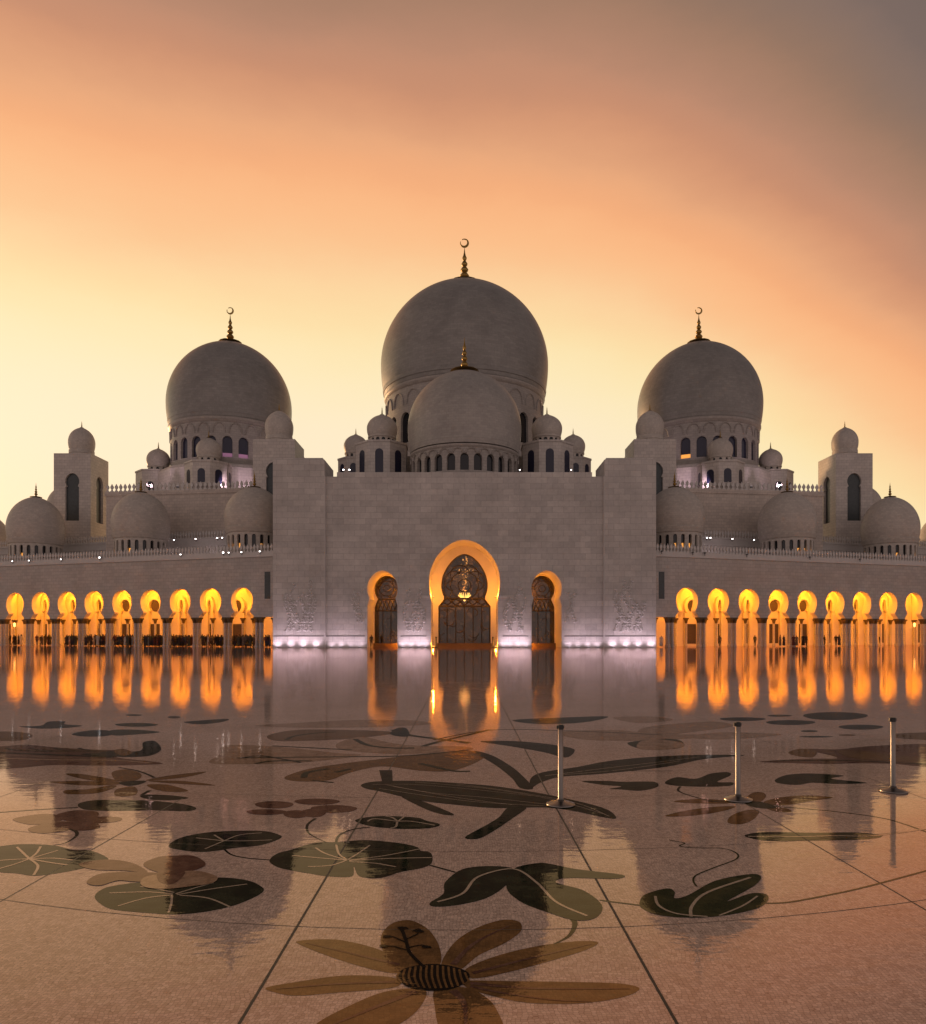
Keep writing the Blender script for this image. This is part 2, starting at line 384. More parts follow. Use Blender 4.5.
# leaves right of centre
f = Inlay(420,840,2.572)
f.poly([(25,162),(60,138),(65,108),(110,75),(180,67),(242,74),(235,100),(208,128),(165,152),(100,167),(40,172)],1,0)
f.poly([(240,75),(300,60),(335,62),(400,75),(520,90),(500,100),(380,98),(350,110),(420,130),(468,168),(452,200),(400,207),(330,187),(260,160),(222,122)],2,0)
f.line([(45,160),(110,138),(150,95),(240,75),(300,110),(350,160),(430,196)],.022,3,1)
f.line([(375,192),(398,212),(385,245),(345,268)],.05,1,0,True); f.line([(25,65),(60,75),(88,82)],.022,1,0)
f.build('leaf_inlay', ['green','vein'])
f = Inlay(420,840,2.572)
f.poly([(565,160),(580,140),(635,125),(655,134),(655,150),(690,142),(760,105),(850,88),(877,95),(860,118),(790,158),(850,138),(890,140),(895,155),(870,175),(800,192),(720,200),(650,198),(600,190),(570,175)],2,0)
f.line([(605,145),(615,170),(660,190),(740,198)],.02,3,1); f.line([(697,198),(700,170),(740,135),(850,97)],.022,3,1); f.line([(770,195),(830,170),(868,145)],.014,3,1)
f.line([(712,120),(703,105),(712,90),(760,70),(812,50),(815,35),(780,22),(700,20),(668,15),(680,8),(640,0)],.016,1,0)
f.line([(462,155),(500,160),(565,168)],.022,1,0)
f.line([(890,163),(950,160),(1050,142),(1150,120),(1320,74),(1500,20)],.022,1,0)
f.build('leaf_inlay', ['olive','vein'])

# banana leaf
f = Inlay(350,720,3.087)
f.poly([(35,200),(80,190),(200,188),(330,195),(450,205),(580,225),(700,250),(790,275),(822,302),(790,302),(690,281),(600,270),(450,272),(330,262),(210,248),(100,222),(50,212)],2,0)
for p in ([(110,200),(250,225),(420,240),(620,262)],[(200,192),(420,212),(620,245),(780,290)],[(130,205),(330,240),(500,262)],[(70,200),(200,200),(380,215),(560,235)],[(90,212),(260,238),(420,256),(600,266)],[(330,198),(520,224),(700,258),(800,298)]): f.line(p,.011,3,1)
f.poly([(160,238),(210,246),(315,288),(300,294),(240,278)],1,0)
f.poly([(490,270),(545,270),(500,305),(440,345),(395,367),(355,362),(420,325),(460,300)],1,0)
f.poly([(385,95),(440,110),(500,145),(545,185),(565,212),(525,210),(500,180),(450,140),(400,110)],1,0)
f.poly([(90,155),(130,155),(132,195),(100,195)],1,0,False)
f.poly([(400,66),(500,65),(600,73),(680,86),(693,98),(665,116),(600,100),(500,82)],1,0)
f.build('leaf_inlay', ['green','vein'])
f = Inlay()
f.poly([(531,778),(544,772),(577,767),(609,761),(650,757),(695,755),(745,755.3),(705,759),(671,766),(640,770),(600,774),(560,777),(540,783),(531,788)],1,0)
for p in ([(545,776),(600,769),(660,762),(700,757)],[(560,775),(620,770),(680,761)]): f.line(p,.016,2,1)
f.build('leaf_inlay', ['green','vein'])
f = Inlay(640,700,3.238)
f.poly([(82,265),(120,250),(180,255),(230,238),(285,234),(292,245),(250,265),(300,267),(290,278),(200,281),(100,276)],1,0)
f.poly([(-190,263),(-120,262),(-50,265),(0,264),(50,266),(56,282),(0,294),(-60,290),(-100,288),(-60,280),(-120,275)],1,0)
f.poly([(438,258),(480,242),(560,238),(660,245),(620,255),(735,268),(640,272),(560,268),(510,275),(450,270)],1,0)
f.line([(130,280),(125,295),(170,312),(240,328),(340,334)],.03,1,0)
f.build('leaf_inlay', ['green'])
f = Inlay(640,700,3.238)
for p in ([(110,327),(200,320),(290,328),(270,336),(150,334)],[(80,376),(150,358),(240,346),(310,345),(260,362),(160,376)],[(285,398),(295,375),(340,358),(385,358),(370,385),(330,402)],[(338,328),(360,303),(395,299),(408,312),(385,332)],[(400,332),(450,316),(540,309),(625,316),(560,326),(460,342)],[(400,345),(470,350),(490,362),(440,362)]): f.poly(p,1,0)
f.poly([(340,332),(390,330),(440,345),(425,352),(370,348)],2,1)
f.line([(440,345),(600,358),(760,378),(850,400),(960,440)],.03,1,1)
f.build('flower_inlay', ['ochre','olive'])
f = Inlay(640,700,3.238)
f.poly([(338,440),(400,428),(560,430),(700,429),(785,440),(720,452),(500,456),(400,455)],1,0)
f.line([(350,442),(500,443),(640,440),(760,440),(926,418)],.02,2,1)
f.build('leaf_inlay', ['green','vein'])
f = Inlay(640,700,3.238)
for e in ((487,73,80,8),(632,52,105,13),(715,88,73,8),(452,51,40,3.4),(332,62,75,6)): f.oval(*e,1,0)
f.build('leaf_inlay', ['green'])
f = Inlay(640,700,3.238)
f.poly([(390,201),(480,193),(560,190),(640,188),(560,168),(480,170),(540,158),(640,160),(740,150),(926,142),(1000,150),(1000,215),(900,214),(820,207),(700,205),(600,207)],1,0)
f.poly([(480,170),(520,158),(570,165),(560,185),(510,182)],2,1)
f.poly([(640,165),(740,166),(800,175),(926,190),(1000,200),(1000,212),(850,200),(700,190)],2,1)
f.line([(420,198),(560,196),(700,197),(926,208)],.05,3,2)
f.poly([(150,120),(260,105),(450,110),(400,120),(250,128)],1,3); f.poly([(0,95),(80,80),(240,70),(300,85),(160,105),(60,118),(0,120)],1,3)
f.poly([(820,110),(926,105),(1000,108),(1000,130),(900,128),(830,122)],1,1); f.poly([(0,135),(60,128),(140,140),(120,158),(0,160)],1,3)
f.oval(548,101,28,3,1,2); f.oval(670,114,28,3,1,1); f.oval(570,119,55,2.5,1,2)
f.build('heron_inlay', ['brown','ochre','olive','tan'])
# left middle distance
f = Inlay(0,700,3.704)
f.poly([(0,172),(100,166),(200,175),(350,184),(450,186),(520,200),(430,212),(605,235),(400,243),(200,241),(60,252),(-80,250),(-80,170)],1,0)
f.poly([(530,158),(572,152),(597,182),(560,205),(490,211),(380,208),(300,200),(420,192),(520,188)],3,1)
f.poly([(420,188),(460,182),(490,196),(455,208)],4,2)
for k in range(7): f.line([(20+k*45,178),(60+k*45,186),(200+k*40,192)],.05,2,2 if k%2 else 1)
f.line([(-20,215),(200,222),(420,224),(560,234)],.08,2,3); f.line([(0,195),(250,205),(420,212)],.09,2,1)
f.poly([(-60,120),(60,118),(120,130),(90,148),(0,152),(-60,150)],1,2)
f.build('heron_inlay', ['brown','green','ochre','tan'])
f = Inlay(0,700,3.704)
f.poly([(70,98),(150,95),(180,80),(240,79),(240,90),(305,95),(250,103),(150,106)],1,0)
f.poly([(265,127),(330,113),(400,113),(412,130),(330,136)],1,0); f.poly([(680,82),(740,76),(845,70),(820,82),(740,90)],1,0); f.oval(645,64,24,4,1,0)
f.poly([(410,112),(500,110),(592,119),(500,128),(420,131)],1,1); f.oval(505,92,80,7,1,1); f.oval(495,56,30,3,1,1)
f.build('leaf_inlay', ['green','olive'])
f = Inlay(0,700,3.704)
for p in ([(243,275),(300,274),(420,294),(440,302),(330,297)],[(180,304),(300,300),(450,304),(430,314),(300,316)],[(415,268),(465,257),(518,270),(520,290),(480,302),(430,298)],[(540,298),(600,284),(690,272),(765,266),(700,284),(600,296)],[(550,300),(680,300),(800,317),(650,310)],[(545,314),(620,314),(698,336),(640,341),(575,332)],[(430,332),(490,320),(510,335),(495,354),(430,356)],[(243,334),(330,330),(410,316),(430,322),(360,345),(250,349)]): f.poly(p,1,0)
f.poly([(440,306),(490,300),(540,300),(520,312),(470,318)],2,1)
f.line([(440,250),(500,260),(545,275),(572,288)],.04,1,1); f.line([(555,335),(525,352)],.05,2,1)
f.build('flower_inlay', ['ochre','green'])
f = Inlay(0,700,3.704)
f.poly([(290,385),(350,371),(450,371),(560,373),(680,386),(727,401),(690,412),(560,409),(400,411),(310,405)],1,0)
f.poly([(520,354),(600,351),(698,362),(640,371),(550,368)],1,0)
f.line([(290,398),(180,404),(60,412),(-20,418)],.04,1,0)
f.build('leaf_inlay', ['green'])
# swirling ochre bird plumage, centre left
f = Inlay(220,700,3.704)
for p, m in (([(130,95),(300,84),(500,74),(700,75),(785,88),(640,98),(400,103),(250,101)],0),([(180,130),(300,110),(550,113),(650,122),(500,142),(300,152),(200,150)],1),
          ([(20,168),(200,172),(430,196),(520,205),(300,232),(60,238),(-40,232),(0,200)],0),([(240,285),(330,255),(450,236),(600,218),(750,200),(926,188),(980,200),(960,226),(860,262),(740,262),(600,246),(480,270),(400,298),(280,301)],1),
          ([(430,165),(480,144),(540,138),(640,160),(750,170),(900,172),(926,186),(700,200),(560,196),(450,184)],0)): f.poly(p,1,m)
for p, w_ in (([(195,170),(350,178),(490,185)],.07),([(245,148),(270,135),(340,124),(430,118)],.08),([(500,145),(550,168),(640,178),(720,178)],.10),([(60,215),(300,212),(500,210),(700,206),(926,185)],.07),
          ([(310,288),(325,268),(400,255)],.09),([(340,298),(420,306)],.05),([(430,268),(485,255)],.07),([(130,236),(200,226),(340,226)],.08),([(740,235),(860,262),(926,264)],.09),([(750,172),(820,152),(926,128),(1000,110)],.10),([(640,110),(700,130),(820,146),(926,160)],.14)): f.line(p,w_,2,2)
f.poly([(630,125),(655,105),(690,105),(700,132),(665,135)],3,3)
f.line([(80,215),(160,208),(300,232)],.05,3,3)
f.build('peacock_inlay', ['tan','ochre','olive','green'])
f = Inlay(463,640,2)
for p, m in (([(100,160),(200,155),(290,153),(240,165),(150,168)],1),([(190,185),(300,180),(400,188),(520,190),(400,200),(250,200)],0),([(300,155),(380,153),(420,160),(350,166)],0),([(330,205),(420,198),(440,212),(370,220)],1)): f.poly(p,1,m)
f.line([(-60,200),(60,180),(220,182),(400,190)],.06,2,1); f.line([(200,262),(420,262)],.02,2,1)
f.build('leaf_inlay', ['tan','olive'])

# ------------------------------------------------------------------ architectural generators
def dome_profile(R, zb, zt, wide=.27, base=.95, tip=.018, n=26):
    hh = zt-zb; zw = zb+hh*wide; pr = []
    a0 = -math.acos(base); b = (zw-zb)/math.sin(math.acos(base))
    for i in range(7): a = a0*(1-i/7); pr.append((R*math.cos(a), zw+b*math.sin(a)))
    top = zt-zw
    for i in range(n+1):
        a = PI/2*i/n
        pr.append((R*math.cos(a)**1.02 if i < n else 0.0, zw+top*(math.sin(a)*(1-tip*3)+tip*3*(i/n)**6)))
    return pr
def finial_mesh(mb, hgt, cap, crescent=True, c=(0,0,0)):
    """gilded finial: saucer, stack of bulbs, spike and an open crescent"""
    k = hgt
    body = k*(.80 if crescent else 1.0)
    pr = [(cap*.6,-.04*k),(cap,-.03*k),(cap*.97,-.012*k),(cap*.45,.03*k),(.075*k,.06*k)]
    for z, r in ((.06,.035),(.10,.085),(.16,.10),(.22,.07),(.26,.04),(.29,.07),(.34,.082),(.39,.06),(.43,.032),(.46,.055),(.51,.066),(.56,.045),(.60,.026),(.64,.042),(.69,.048),(.75,.028),(.84,.014),(1.0,.003)):
        pr.append((r*k*1.12, z*body+.03*k))
    mb.lathe(pr, 14, c)
    if crescent:
        R = k*.105; cz = body+R*.9+.03*k; out = []; inn = []
        for i in range(25):
            a = math.radians(160) + math.radians(325)*i/24
            out.append((R*math.cos(a), R*math.sin(a)))
        for i in range(25):
            a = math.radians(160) + math.radians(325)*(24-i)/24
            inn.append((-.13*R+R*.72*math.cos(a), R*.13+R*.72*math.sin(a)))
        t_ = .10*R
        for i in range(24):
            o1, o2, i1, i2 = out[i], out[i+1], inn[24-i], inn[23-i]
            q = [(o1[0],-t_,o1[1]),(o2[0],-t_,o2[1]),(i2[0],-t_,i2[1]),(i1[0],-t_,i1[1])]
            mb.extrude([(c[0]+x, c[1]+y, c[2]+cz+z) for x,y,z in q], (0,2*t_,0))
def drum_mesh(mb, r, z0, z1, n, ww, w0, w1, depth, phase=-PI/2, seg=2, mi=0):
    """drum wall with n arched recesses (half width ww metres, from w0 to w1)"""
    out = [(ww, w0)]; zc = w1-ww*1.05
    for i in range(7):
        a = PI/2*i/6; out.append((ww*math.cos(a), zc+ww*1.05*math.sin(a)))
    sec = 2*PI/n
    def pt(rad, ang, z): return (rad*math.cos(ang), rad*math.sin(ang), z)
    for k in range(n):
        c = phase+k*sec
        for sgn in (-1,1):
            e = c+sgn*sec/2
            for (wa, za), (wb, zb) in zip(out, out[1:]):
                mb.face([pt(r,e,za), pt(r,c+sgn*wa/r,za), pt(r,c+sgn*wb/r,zb), pt(r,e,zb)], mi)
                mb.face([pt(r,c+sgn*wa/r,za), pt(r-depth,c+sgn*wa/r,za), pt(r-depth,c+sgn*wb/r,zb), pt(r,c+sgn*wb/r,zb)], mi)
            mb.face([pt(r,e,z0), pt(r,c,z0), pt(r,c,w0), pt(r,c+sgn*ww/r,w0), pt(r,e,w0)], mi)
            mb.face([pt(r,e,w1), pt(r,c,w1), pt(r,c,z1), pt(r,e,z1)], mi)
        mb.face([pt(r,c-ww/r,w0), pt(r,c+ww/r,w0), pt(r-depth,c+ww/r,w0), pt(r-depth,c-ww/r,w0)], mi)
def pane(r, ang, ww, w0, w1):
    mb = MB(); pts = []
    for s_, rng in ((1, range(7)), (-1, range(6,-1,-1))):
        for i in rng:
            a = PI/2*i/6; pts.append((s_*ww*1.15*math.cos(a), w1-ww*1.05+ww*1.15*math.sin(a)))
    pts = [(ww*1.15,w0-.1)]+pts+[(-ww*1.15,w0-.1)]
    co, si = math.cos(ang), math.sin(ang)
    P3 = [(r*co - x*si, r*si + x*co, z) for x, z in pts]
    mb.extrude(P3, (-.12*co,-.12*si,0)); return mb
def keyhole(wl, z0, zs, ww, R, zc, za, b=None, n=18):
    """half-width / height outline of a keyhole arch: jamb, pinched waist, bulb, pointed crown"""
    b = b or R; pts = [(wl,z0),(wl,zs)]
    k = min(.999, ww/R); a0 = -math.acos(k); zw = zc+b*math.sin(a0)
    pts.append((ww, max(zs+.02, zw-.12*R))); m = 8
    for i in range(m): a = a0*(1-i/m); pts.append((R*math.cos(a), zc+b*math.sin(a)))
    top = za-zc
    for i in range(n+1):
        a = PI/2*i/n; s_ = math.sin(a)
        ex = max(0, top-R)*.45
        z = zc+(top-ex)*s_+ex*(s_**5)
        pts.append((R*math.cos(a) if i < n else 0.0, z))
    return pts
def openwall(mb, x0, x1, z1, cx, out, y0, y1, mp=None, mi=0, mrev=None, top=True, back=True, sides=False):
    mp = mp or (lambda x,y,z: (x,y,z)); mrev = mi if mrev is None else mrev
    z0 = out[0][1]
    for sgn, xe in ((-1,x0),(1,x1)):
        for (wa,za),(wb,zb) in zip(out, out[1:]):
            if abs(za-zb) > 1e-5:
                for y in ((y0,y1) if back else (y0,)):
                    mb.face([mp(xe,y,za), mp(cx+sgn*wa,y,za), mp(cx+sgn*wb,y,zb), mp(xe,y,zb)], mi if y == y0 else mrev)
            mb.face([mp(cx+sgn*wa,y0,za), mp(cx+sgn*wa,y1,za), mp(cx+sgn*wb,y1,zb), mp(cx+sgn*wb,y0,zb)], mrev)
        if z0 > .01: mb.face([mp(xe,y0,z0), mp(xe,y1,z0), mp(cx+sgn*out[0][0],y1,z0), mp(cx+sgn*out[0][0],y0,z0)], mi)
        if sides: mb.face([mp(xe,y0,z0), mp(xe,y1,z0), mp(xe,y1,z1), mp(xe,y0,z1)], mi)
    za = out[-1][1]
    for y in ((y0,y1) if back else (y0,)): mb.face([mp(x0,y,za), mp(x1,y,za), mp(x1,y,z1), mp(x0,y,z1)], mi if y == y0 else mrev)
    if top: mb.face([mp(x0,y0,z1), mp(x1,y0,z1), mp(x1,y1,z1), mp(x0,y1,z1)], mi)
def outline_poly(out, cx, y, grow=0.0):
    r = [(cx+w+grow, y, z) for w, z in out]; l = [(cx-w-grow, y, z) for w, z in reversed(out[:-1])]
    return r+l
def merlon(mb, x, y, z, w, h, t=.18, mp=None):
    mp = mp or (lambda x,y,z: (x,y,z))
    sh = [(-.5,0),(.5,0),(.5,.10),(.22,.16),(.16,.34),(.40,.46),(.46,.60),(.34,.74),(.14,.84),(0,1.0),(-.14,.84),(-.34,.74),(-.46,.60),(-.40,.46),(-.16,.34),(-.22,.16),(-.5,.10)]
    a = [mp(x+p*w, y, z+q*h) for p,q in sh]; b = [mp(x+p*w, y+t, z+q*h) for p,q in sh]
    n = len(a); mb.face(a); mb.face(b[::-1])
    for i in range(n): mb.face([a[i],b[i],b[(i+1)%n],a[(i+1)%n]])

def small_dome(parent, x, y, zb, R, hd, drum_h=.9, fin=1.2, neck=.86, n=10, dots=True, mat='domes'):
    """bulbous little dome on a low pierced neck; part with a finial sub-part"""
    mb = MB()
    if dots:
        drum_mesh(mb, R*neck, 0, drum_h, n, R*.13, drum_h*.25, drum_h*.85, .15, phase=-PI/2+PI/n)
        mb.lathe([(R*neck-.15,0),(R*neck-.15,drum_h)], 24, mi=1, cap=False)
    else: mb.lathe([(R*neck,0),(R*neck,drum_h)], 28, cap=False)
    mb.lathe([(R*neck,drum_h-.02),(R*(neck+.07),drum_h),(R*(neck+.07),drum_h+.1*R),(R*neck,drum_h+.14*R)], 28, cap=False)
    mb.lathe(dome_profile(R, drum_h+.1*R, drum_h+hd, .36, .88, .03, 18), 32)
    o = mb.build('small_dome', [M[mat], M['window']], parent, (x,y,zb), smooth=35)
    fm = MB(); finial_mesh(fm, fin, R*.16, False); fm.build('finial', M['gold'], o, (0,0,drum_h+hd-.02), smooth=50)
    return o
def finish_band(mb, r, z, k=1.0):
    mb.lathe([(r*.995,z-.75*k),(r+.28*k,z-.45*k),(r+.42*k,z-.1*k),(r+.42*k,z+.2*k),(r+.05*k,z+.32*k),(r*.9,z+.32*k)], 72, cap=False)

# ------------------------------------------------------------------ portal block
W_ = 'white marble portal block with one large and two small glowing keyhole doorways'
por = thing('portal_building', W_, 'mosque portal', (0,100,0))
w = MB(); y0, y1 = .5, 7.0
MAIN = keyhole(4.55,0,6.25,4.60,4.84,9.05,14.66,6.9)
SIDE = keyhole(2.05,0,5.75,1.80,2.07,8.03,10.5,2.5)
openwall(w, -18.95, -8.0, 15.5, -11.2, SIDE, y0, y1, mrev=1, top=False, back=False)
openwall(w, -8.0, 8.0, 15.5, 0, MAIN, y0, y1, mrev=1, top=False, back=False)
openwall(w, 8.0, 18.95, 15.5, 11.2, SIDE, y0, y1, mrev=1, top=False, back=False)
w.face([(-18.95,y0,15.5),(18.95,y0,15.5),(18.95,y0,23.3),(-18.95,y0,23.3)])
w.box(-17.4,17.4,y0+.003,y1,23.3,23.9)
w.face([(-18.95,y0,23.3),(18.95,y0,23.3),(18.95,y1,23.3),(-18.95,y1,23.3)])
w.build('front_wall', [M['wall'], M['inner']], por)
for s_ in (-1,1):
    w = MB(); xa, xb = sorted((s_*19.0, s_*26.0)); w.box(xa, xb, 0, 6.8, 0, 25.5); w.box(xa+.3, xb-.3, .3, 6.5, 25.5, 25.8)
    w.build('corner_pylon', M['wall'], por)
# back wall of the doorways: smaller keyhole openings
IM = keyhole(3.8,.0,5.86,3.0,3.38,8.8,13.46,3.3); IS = keyhole(1.78,0,5.76,1.34,1.8,8.35,10.3,2.0)
w = MB()
openwall(w, -14.6,-7.8,15.5,-11.3,IS,7.0,7.4,mi=0,top=False); openwall(w,-7.8,7.8,15.5,0,IM,7.0,7.4,top=False); openwall(w,7.8,14.6,15.5,11.3,IS,7.0,7.4,top=False)
w.build('doorway_back_wall', M['inner'], por)
# ledges
w = MB()
def ledge(xa, xb, yf): w.box(xa, xb, yf-.05, yf+.01, 1.50, 1.60)
for s_ in (-1,1):
    for a, b, yy in ((19.1,25.9,0),(13.6,18.9,.5),(5.2,8.7,.5)):
        w = MB(); ledge(*sorted((s_*a, s_*b)), yy); w.build('plinth_ledge', M['dark'], por)
    a, b = sorted((s_*4.66, s_*5.8)); w = MB(); w.box(a, b, .2, .499, 6.72, 7.02); w.build('impost_block', M['trim'], por)
    w = MB(); w.box(*sorted((s_*18.92,s_*18.99)), -.02,.51,0,23.3); w.build('edge_strip', M['trim'], por)
# glazed screens with bronze lattice
def screen(cx, out, hw, zs, zw, R, zc, za, big):
    g = MB(); g.extrude([(x-cx,0,z) for x,_,z in outline_poly(out, cx, 0, .06)], (0,.03,0))
    sc = g.build('glass_screen', M['glass'], por, (cx,7.44,0), fixn=True)
    f_ = MB(); r = .11 if big else .08
    edge = [(w_-.05, -.05, z) for w_, z in out]; f_.tube(edge, r*1.3); f_.tube([(-x,y,z) for x,y,z in edge], r*1.3)
    for z in (zs, zw): f_.tube([(-hw,-.05,z),(hw,-.05,z)], r*1.2)
    n = 6 if big else 3
    for i in range(n+1):
        x = -hw+2*hw*i/n; f_.tube([(x,-.05,0.5),(x,-.05,zs)], r*.7)
    # arcs in the transom
    for i in range(-3,4):
        x = hw*i/3; ht = zw-zs
        f_.tube([(max(-hw*.92,min(hw*.92,x-hw*.4)),-.05,zs),(x-hw*.15,-.05,zs+ht*.6),(x,-.05,zw)], r*.8); f_.tube([(min(hw*.92,max(-hw*.92,x+hw*.4)),-.05,zs),(x+hw*.15,-.05,zs+ht*.6),(x,-.05,zw)], r*.8)
    # floral tracery in the bulb
    rng = random.Random(3 if big else 5)
    def arc(cx_, cz_, rr, a0, a1, rad): 
        f_.tube([(cx_+rr*math.cos(a0+(a1-a0)*i/10),-.05,cz_+rr*math.sin(a0+(a1-a0)*i/10)) for i in range(11)], rad, 5)
    for i in range(8 if big else 6):
        a = 2*PI*i/(8 if big else 6)+PI/8; arc(R*.5*math.cos(a), zc+R*.5*math.sin(a), R*.42, a-1.9, a+1.9, r*.62)
    for q in (.28,.62): arc(0, zc, R*q, 0, 2*PI, r*.62)
    arc(0, zc, R*.86, 0, PI, r*.5)
    for i in range(16 if big else 8):
        x = rng.uniform(-hw*.85,hw*.85); z = rng.uniform(1.2, zs-.6); rr = rng.uniform(.35,.8)*(1 if big else .55)
        rr = min(rr, hw-abs(x)); a = rng.uniform(0,6.28); arc(x, z, rr, a, a+rng.uniform(2,3.6), r*.5)
    f_.build('lattice', M['bronze'], sc, smooth=60)
    s_ = MB(); s_.box(-hw-.2, hw+.2, -.5, -.12, .0, .5); s_.build('door_sill', M['ochrestone'], sc)
M['ochrestone'] = plain('amber_stone_sill', (.15,.085,.04), .6, noise=.2)
screen(0, IM, 3.78, 5.86, 7.0, 3.38, 8.9, 13.4, True)
screen(-11.3, IS, 1.76, 5.2, 6.9, 1.8, 8.45, 10.3, False); screen(11.3, IS, 1.76, 5.2, 6.9, 1.8, 8.45, 10.3, False)
# vestibule behind the glass
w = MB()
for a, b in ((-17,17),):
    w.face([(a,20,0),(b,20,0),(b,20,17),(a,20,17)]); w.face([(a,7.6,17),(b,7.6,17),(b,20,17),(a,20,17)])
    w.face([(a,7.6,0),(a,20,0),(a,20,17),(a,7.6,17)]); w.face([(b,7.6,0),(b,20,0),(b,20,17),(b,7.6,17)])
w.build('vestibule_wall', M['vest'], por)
for x, r_ in ((-3.1,1),(3.1,1),(-12,.7),(12,.7)):
    w = MB(); w.lathe([(1.1*r_,0),(1.15*r_,.3),(.8*r_,.5),(.75*r_,5.5),(1.2*r_,6.3)], 16, (0,0,0)); w.build('vestibule_column', M['capital'], por, (x,18.5,0), smooth=40)
# body and roof of the hall behind the portal
w = MB(); w.box(-25.9,25.9,20.2,58,0,23.2); w.box(-18.9,18.9,7.5,20.1,17.2,23.2); w.build('hall_body', M['wall'], por)
# relief carving
def relief(x0, x1, z0, z1, yf, n, seed):
    """climbing vines carved in low relief: stems, paired leaves, five-petalled flowers"""
    mb = MB(); rng = random.Random(seed); wd = x1-x0
    def leaf(x, z, a, L, ww):
        x = min(x1, max(x0, x)); dx, dz = math.cos(a), math.sin(a); ring = []
        for k in range(8):
            b = 2*PI*k/8; u, v = L*(math.cos(b)+1), ww*math.sin(b)*(1.15-.25*math.cos(b)); ring.append((x+u*dx-v*dz, yf+.01, z+u*dz+v*dx))
        cx_, cz_ = x+L*dx, z+L*dz; mid = [(cx_+(p[0]-cx_)*.45, yf-.15, cz_+(p[2]-cz_)*.45) for p in ring]
        for k in range(8): mb.face([ring[k],ring[(k+1)%8],mid[(k+1)%8],mid[k]])
        mb.face(mid)
    ns = max(2, int(wd/.6))
    for i in range(ns):
        bx = x0+wd*(i+.5)/ns; z = z0; ph = rng.uniform(0,6); top = z0+(z1-z0)*rng.uniform(.55,1); pts = []; q = 0
        while z < top:
            x = min(x1,max(x0,bx+.36*math.sin(z*1.25+ph))); pts.append((x, yf-.03, z)); q += 1
            if q % 2 == 0:
                sg = 1 if q % 4 == 0 else -1; a = PI/2-sg*rng.uniform(.6,1.3)
                leaf(x, z, a, rng.uniform(.15,.24), rng.uniform(.10,.15)); leaf(x+.05*sg, z+.1, PI/2+sg*rng.uniform(.7,1.4), rng.uniform(.12,.2), rng.uniform(.08,.12))
            if q % 6 == 3:
                fx, fz = x+rng.uniform(-.25,.25), z+.1
                for p in range(5): leaf(fx, fz, p*2*PI/5+ph, .13, .10)
            z += .2
        if len(pts) > 2: mb.tube(pts, .05, 5)
    mb.build('carved_relief', M['trim'], por)
for s_ in (-1,1):
    a, b = sorted((s_*20.3,s_*24.4)); relief(a,b,1.95,9.2,0,420,11+s_)
    a, b = sorted((s_*5.5,s_*8.2)); relief(a,b,2.0,9.0,.5,200,21+s_)
    a, b = sorted((s_*13.9,s_*15.2)); relief(a,b,3.2,9.8,.5,110,31+s_)
# uplights along the foot of the wall
def uplight(x, yf, e=95):
    mb = MB(); mb.box(-.16,.16,-.10,.10,0,.07); mb.box(-.13,.13,-.07,.07,.071,.09,1)
    o = mb.build('uplight', [M['housing'], M['lens2']], por, (x, yf-.70, 0))
    lamp('uplight_lamp','SPOT',(0,0,.10), e, (1.0,.77,.95), o, .05, 120, 1.0, (0,.60,.9))
    return o
M['lens2'] = emis('lit_uplight_lens', (1,.88,.98), 1.0)
for s_ in (-1,1):
    for x in (20.1,21.9,23.6,25.3): uplight(s_*x, 0, 150)
    for x in (14.2,15.5,16.8,18.1): uplight(s_*x, .5, 75)
    for x in (5.3,6.2,7.3,8.4): uplight(s_*x, .5, 95)
# wash lights sunk in the paving a few metres out
def wash(x, yf, e):
    mb = MB(); mb.lathe([(.17,0),(.17,.012),(.12,.014)], 16); o = mb.build('wash_light', M['housing'], por, (x, yf-3.0, .001))
    lamp('wash_lamp','SPOT',(0,0,.06), e, (1.0,.74,.90), o, .06, 95, 1.0, (0,.85,.62))
for s_ in (-1,1):
    for x in (20.6,23.0,25.4): wash(s_*x, 0, 175)
    for x in (14.6,17.4): wash(s_*x, .5, 150)
    for x in (5.9,7.9): wash(s_*x, .5, 165)
# warm lamps inside the doorways
def jamblamp(x, y, z, e, d):
    mb = MB(); mb.box(-.12,.12,-.2,.2,0,.12); mb.box(-.09,.09,-.17,.17,.121,.14,1)
    o = mb.build('cove_lamp', [M['housing'], M['lenswarm']], por, (x,y,z)); lamp('cove_lamp_light','POINT',(0,0,.4), e, (1,.33,.02), o, .08)
for s_ in (-1,1):
    jamblamp(s_*4.36,3.4,6.95,700,0); jamblamp(s_*4.32,1.6,.02,150,0)
    jamblamp(s_*(11.2-1.86),6.2,7.1,420,0); jamblamp(s_*(11.2-1.86),6.0,.02,190,0)
# roof edge floodlights over the portal
def flood(parent, x, y, z, lit=True, e=0, aim=(0,1,.3), sz=.22):
    mb = MB(); mb.box(-.04,.04,-.04,.04,0,.35); mb.box(-sz,sz,-.10,.12,.30,.30+sz*1.5); mb.box(-sz*.85,sz*.85,-.13,-.101,.33,.28+sz*1.5,1)
    o = mb.build('floodlight', [M['housing'], M['lens'] if lit else M['lensoff']], parent, (x,y,z))
    if e: lamp('floodlight_lamp','SPOT',(0,.3,.6), e, (1.0,.74,.86), o, .1, 120, .8, aim)
    return o
for px in (343.5,349.5): flood(por, (px-CX)*100.9/F, .9, 23.9, True, sz=.12)
flood(por, (519.7-CX)*.1369, .9, 23.9, True, sz=.09); flood(por, (571-CX)*.1369, .9, 23.9, True, sz=.09)
